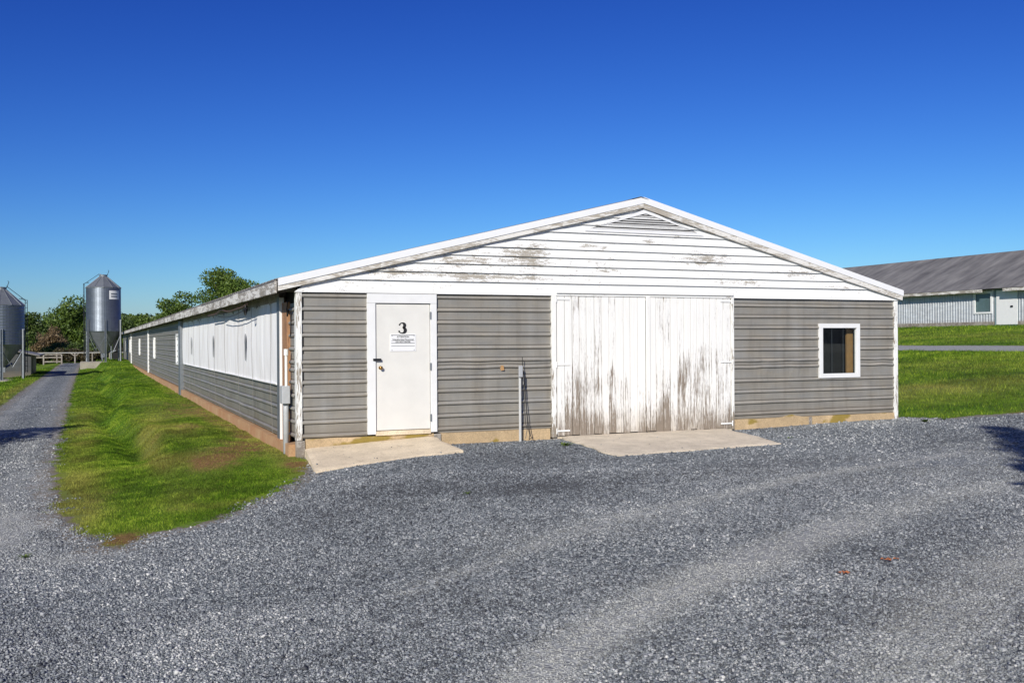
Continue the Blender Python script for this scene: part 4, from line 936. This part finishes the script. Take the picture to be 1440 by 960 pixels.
def tree(name, x, y, h, r, m='lf', nleaf=9000, ls=.17, squash=1., low=.15, label='', bare=False, cat='tree', nb=26, shape='round', group=None):
    z0 = float(H(x, y)); T_ = empty(name, (x, y, z0), label, cat, group)
    tk = MB(); trunk_h = h*(.45 if shape == 'round' else .9)
    tp = [(0, 0, -.3)]+[(.04*h*mnoise.noise(Vector((x, i, 1))), .04*h*mnoise.noise(Vector((y, i, 2))), trunk_h*(i+1)/5) for i in range(5)]
    tk.tube(tp, .035*h, 8, .012*h)
    cen = []; zb = h*low
    for i in range(nb):
        if shape == 'round':
            for _ in range(60):
                u = np.array([random.uniform(-1, 1) for _ in range(3)])
                if np.linalg.norm(u) < 1: break
            u = u/np.linalg.norm(u)*(.35+.5*random.random()) if i % 4 else u*.4
            cz = zb+(h-zb)*.5; c = (u[0]*r, u[1]*r, cz+u[2]*(h-zb)*.5*squash*.95); rc = r*random.uniform(.22, .40)
        else:
            t = (i+.5)/nb; a = i*2.4; rr = r*(1-t)*.75; c = (rr*math.cos(a), rr*math.sin(a), zb+(h-zb)*t*.95); rc = r*(.5*(1-t)+.12)
        cen.append((c, rc))
        st = tp[-1] if shape == 'round' else (0, 0, c[2]*.9); st = (st[0], st[1], min(st[2], max(c[2]*.8, h*.12)))
        mid = ((st[0]+c[0])*.5, (st[1]+c[1])*.5, (st[2]+c[2])*.5-.02*h)
        tk.tube([st, mid, c], .010*h, 5, .003*h)
        if bare:
            for _ in range(14):
                d = Vector((random.uniform(-1, 1), random.uniform(-1, 1), random.uniform(-.4, 1))).normalized()*rc*1.6
                e_ = Vector(c)+d; k_ = Vector(c)+d*.5+Vector((random.uniform(-.1, .1), random.uniform(-.1, .1), .05))
                tk.tube([c, tuple(k_), tuple(e_)], .0035*h, 4, .0012*h)
    tk.build('trunk', 'bark', T_)
    if nleaf:
        rcs = np.array([c[1] for c in cen])**2; pr_ = rcs/rcs.sum(); idx = rng.choice(len(cen), nleaf, p=pr_)
        C_ = np.array([c[0] for c in cen])[idx]; Rc = np.array([c[1] for c in cen])[idx]
        d = rng.normal(size=(nleaf, 3)); d /= np.linalg.norm(d, axis=1)[:, None]
        rad = Rc*(.45+.62*rng.random(nleaf)**.6); P = C_+d*rad[:, None]*np.array([1, 1, .8])
        P += rng.normal(size=P.shape)*.05*r*.4
        n1 = rng.normal(size=(nleaf, 3))+d*.6; n1 /= np.linalg.norm(n1, axis=1)[:, None]
        a_ = np.cross(n1, rng.normal(size=(nleaf, 3))); a_ /= np.linalg.norm(a_, axis=1)[:, None]; b_ = np.cross(n1, a_)
        s_ = ls*(.5+.8*rng.random(nleaf))[:, None]
        Vv = np.stack([P-a_*s_, P-b_*s_*.55, P+a_*s_, P+b_*s_*.55], 1).reshape(-1, 3)
        cl = rng.random(len(cen))[idx]
        rn_ = np.clip(.25*cl+.75*rng.random(nleaf), 0, 1)
        o = np_mesh('crown', Vv, np.arange(4*nleaf).reshape(-1, 4), m, {'rnd': np.repeat(rn_, 4)}); o.parent = T_
    return T_
G = 'trees beyond the end of the yard'
tree('tree', 13.0, 110.7, 11.3, 5.3, 'lf', 19000, .17, 1, .25, 'tall broad tree rising above the roof of the long barn', nb=34, group=G)
tree('tree', 7.6, 121.7, 8.3, 3.7, 'lf', 10000, .17, 1, .1, 'rounded tree low behind the barn eave, left of the tallest one', group=G)
tree('tree', 3.6, 117.9, 6.4, 3.3, 'lf', 8000, .17, 1, .05, 'middle tree of the row between the silo and the tallest tree', group=G)
tree('tree', .6, 111.4, 5.6, 3.0, 'lfd', 8000, .16, 1, .05, 'tree showing just right of the tall silo', group=G)
tree('tree', -4.6, 121.9, 7.9, 5.0, 'lf', 16000, .17, 1, .05, 'wide dense tree just left of the tall silo', nb=34, group=G)
tree('tree', -9.4, 101, 7.2, 2.0, 'lfd', 6000, .15, 1, .15, 'dark upright tree just right of the left silo', group=G)
tree('tree', -14, 108, 8.2, 3.2, 'lf', 6000, .16, 1, .25, 'sparse tree whose top shows over the left silo roof', group=G)
tree('shrub', -7.6, 108.3, 4.2, 2.4, 'lfb', 5500, .13, 1, .0, 'rust brown bushy shrub behind the wooden gate', cat='shrub', bare=True, nb=20)
tree('shrub', -2.6, 106, 2.4, 2.4, 'lfd', 5000, .13, 1, .0, 'low dark bush behind the white rail, left of the tall silo', cat='shrub', nb=16)
for k_, (bx_, lb_) in enumerate(((-8.2, 'low brown bush behind the gate, left of the road end'), (-5.0, 'low brown bush behind the fence at the middle of the road end'), (-3.2, 'low brown bush behind the fence at the right of the road end'))):
    tree('shrub', bx_, 99.5-k_*.4, 1.5, 1.7, 'lfb2', 4000, .10, 1, .0, lb_, cat='shrub', nb=14)
tree('shrub', -6.2, 104, 2.2, 2.2, 'lfd', 5000, .13, 1, .0, 'low dark bush behind the white rail, right of the wooden gate', cat='shrub', nb=16)
tree('shrub', 1.4, 103, 2.5, 2.4, 'lf', 5000, .13, 1, .0, 'low green bush seen between the legs of the tall silo', cat='shrub', nb=16)
tree('bare_tree', -9.6, 80, 6.9, 1.1, 'lfd', 0, .1, 1, .4, 'thin bare branched tree behind the left silo roof', bare=True, nb=16, cat='tree')
# far wood behind
def wood():
    n = 60000; x = -90+240*rng.random(n); y = 150+40*rng.random(n); top = 4.2+2.2*vn(x, y, .12)+1.2*vn(x, y, .4)
    z = H(x, y)+top*rng.random(n)**.6; P = np.stack([x, y, z], -1)
    a_ = rng.normal(size=(n, 3)); a_ /= np.linalg.norm(a_, axis=1)[:, None]; b_ = np.cross(a_, rng.normal(size=(n, 3))); b_ /= np.linalg.norm(b_, axis=1)[:, None]
    s_ = .45*(.5+rng.random(n))[:, None]
    Vv = np.stack([P-a_*s_, P-b_*s_*.6, P+a_*s_, P+b_*s_*.6], 1).reshape(-1, 3)
    o = np_mesh('far_wood', Vv, np.arange(4*n).reshape(-1, 4), 'lfd', {'rnd': np.repeat(rng.random(n), 4)})
    tag(o, 'low far wood closing the view behind the trees', 'wood', kind='stuff')
wood()
# trees outside the frame that throw the shadows on the gravel
tree('tree', -10, 3.4, 7.0, 2.6, 'lfd', 9000, .12, 1, .1, 'conifer left of the view whose shadow crosses the gravel road', nb=40, shape='cone')
tree('tree', -1.25, -19.45, 13, 2.0, 'lfd', 20000, .14, 1, .12, 'tree behind the viewer whose shadow reaches the right gravel edge', nb=60, shape='cone')

# weeds and dead leaves
def weed(x, y, n, h, name='weed', label=''):
    mb = MB(); z = float(H(x, y))
    for i in range(n):
        a = random.random()*6.28; l = h*random.uniform(.5, 1.1); w = l*.16; dx, dy = math.cos(a), math.sin(a); rr = h*.8*random.random()
        ox, oy = rr*math.cos(a*3), rr*math.sin(a*3)
        mb.add([(ox, oy, 0), (ox+dx*l*.5-dy*w, oy+dy*l*.5+dx*w, l*.45), (ox+dx*l, oy+dy*l, l*.5), (ox+dx*l*.5+dy*w, oy+dy*l*.5-dx*w, l*.45)], [(0, 1, 2, 3)])
    o = mb.build('weed', 'lf'); o.location = (x, y, z); tag(o, label, 'weed', 'weeds in the gravel')
weed(4.0, -1.1, 40, .10, label='green weed tuft in the gravel at the corner of the apron slab')
weed(.9, -4.85, 14, .06, label='tiny weed alone in the gravel in front of the doorstep slab')
weed(11.9, -.85, 50, .09, label='larger weed patch near the right barn corner')
weed(7.9, -1.75, 14, .06, label='small weed at the right edge of the apron slab')
weed(12.6, -.65, 30, .08, label='weed at the lawn edge, just right of the larger patch by the barn corner')
weed(-3.6, -4.6, 22, .06, label='low weed in the gravel beside the front tip of the grass bank')
def dead(x, y, s, label):
    mb = MB(); z = float(H(x, y))+.02
    for i in range(7):
        ox, oy, a = random.gauss(0, s), random.gauss(0, s*.5), random.random()*6.28; l = .022
        mb.add([(ox-l*math.cos(a), oy-l*math.sin(a), .0), (ox+l*.6*math.sin(a), oy-l*.6*math.cos(a), .008), (ox+l*math.cos(a), oy+l*math.sin(a), .0), (ox-l*.6*math.sin(a), oy+l*.6*math.cos(a), .01)], [(0, 1, 2, 3)])
    o = mb.build('dead_leaf_litter', MT['rustleaf']); o.location = (x, y, z); tag(o, label, 'leaf litter', 'orange leaf litter on the gravel')
MT['rustleaf'] = plain('rust_leaf', (.42, .15, .06), .7)
dead(2.54, -9.56, .05, 'orange leaf litter on the gravel, larger patch at the right')
dead(1.94, -9.74, .03, 'orange leaf litter on the gravel, smaller patch left of the larger one')
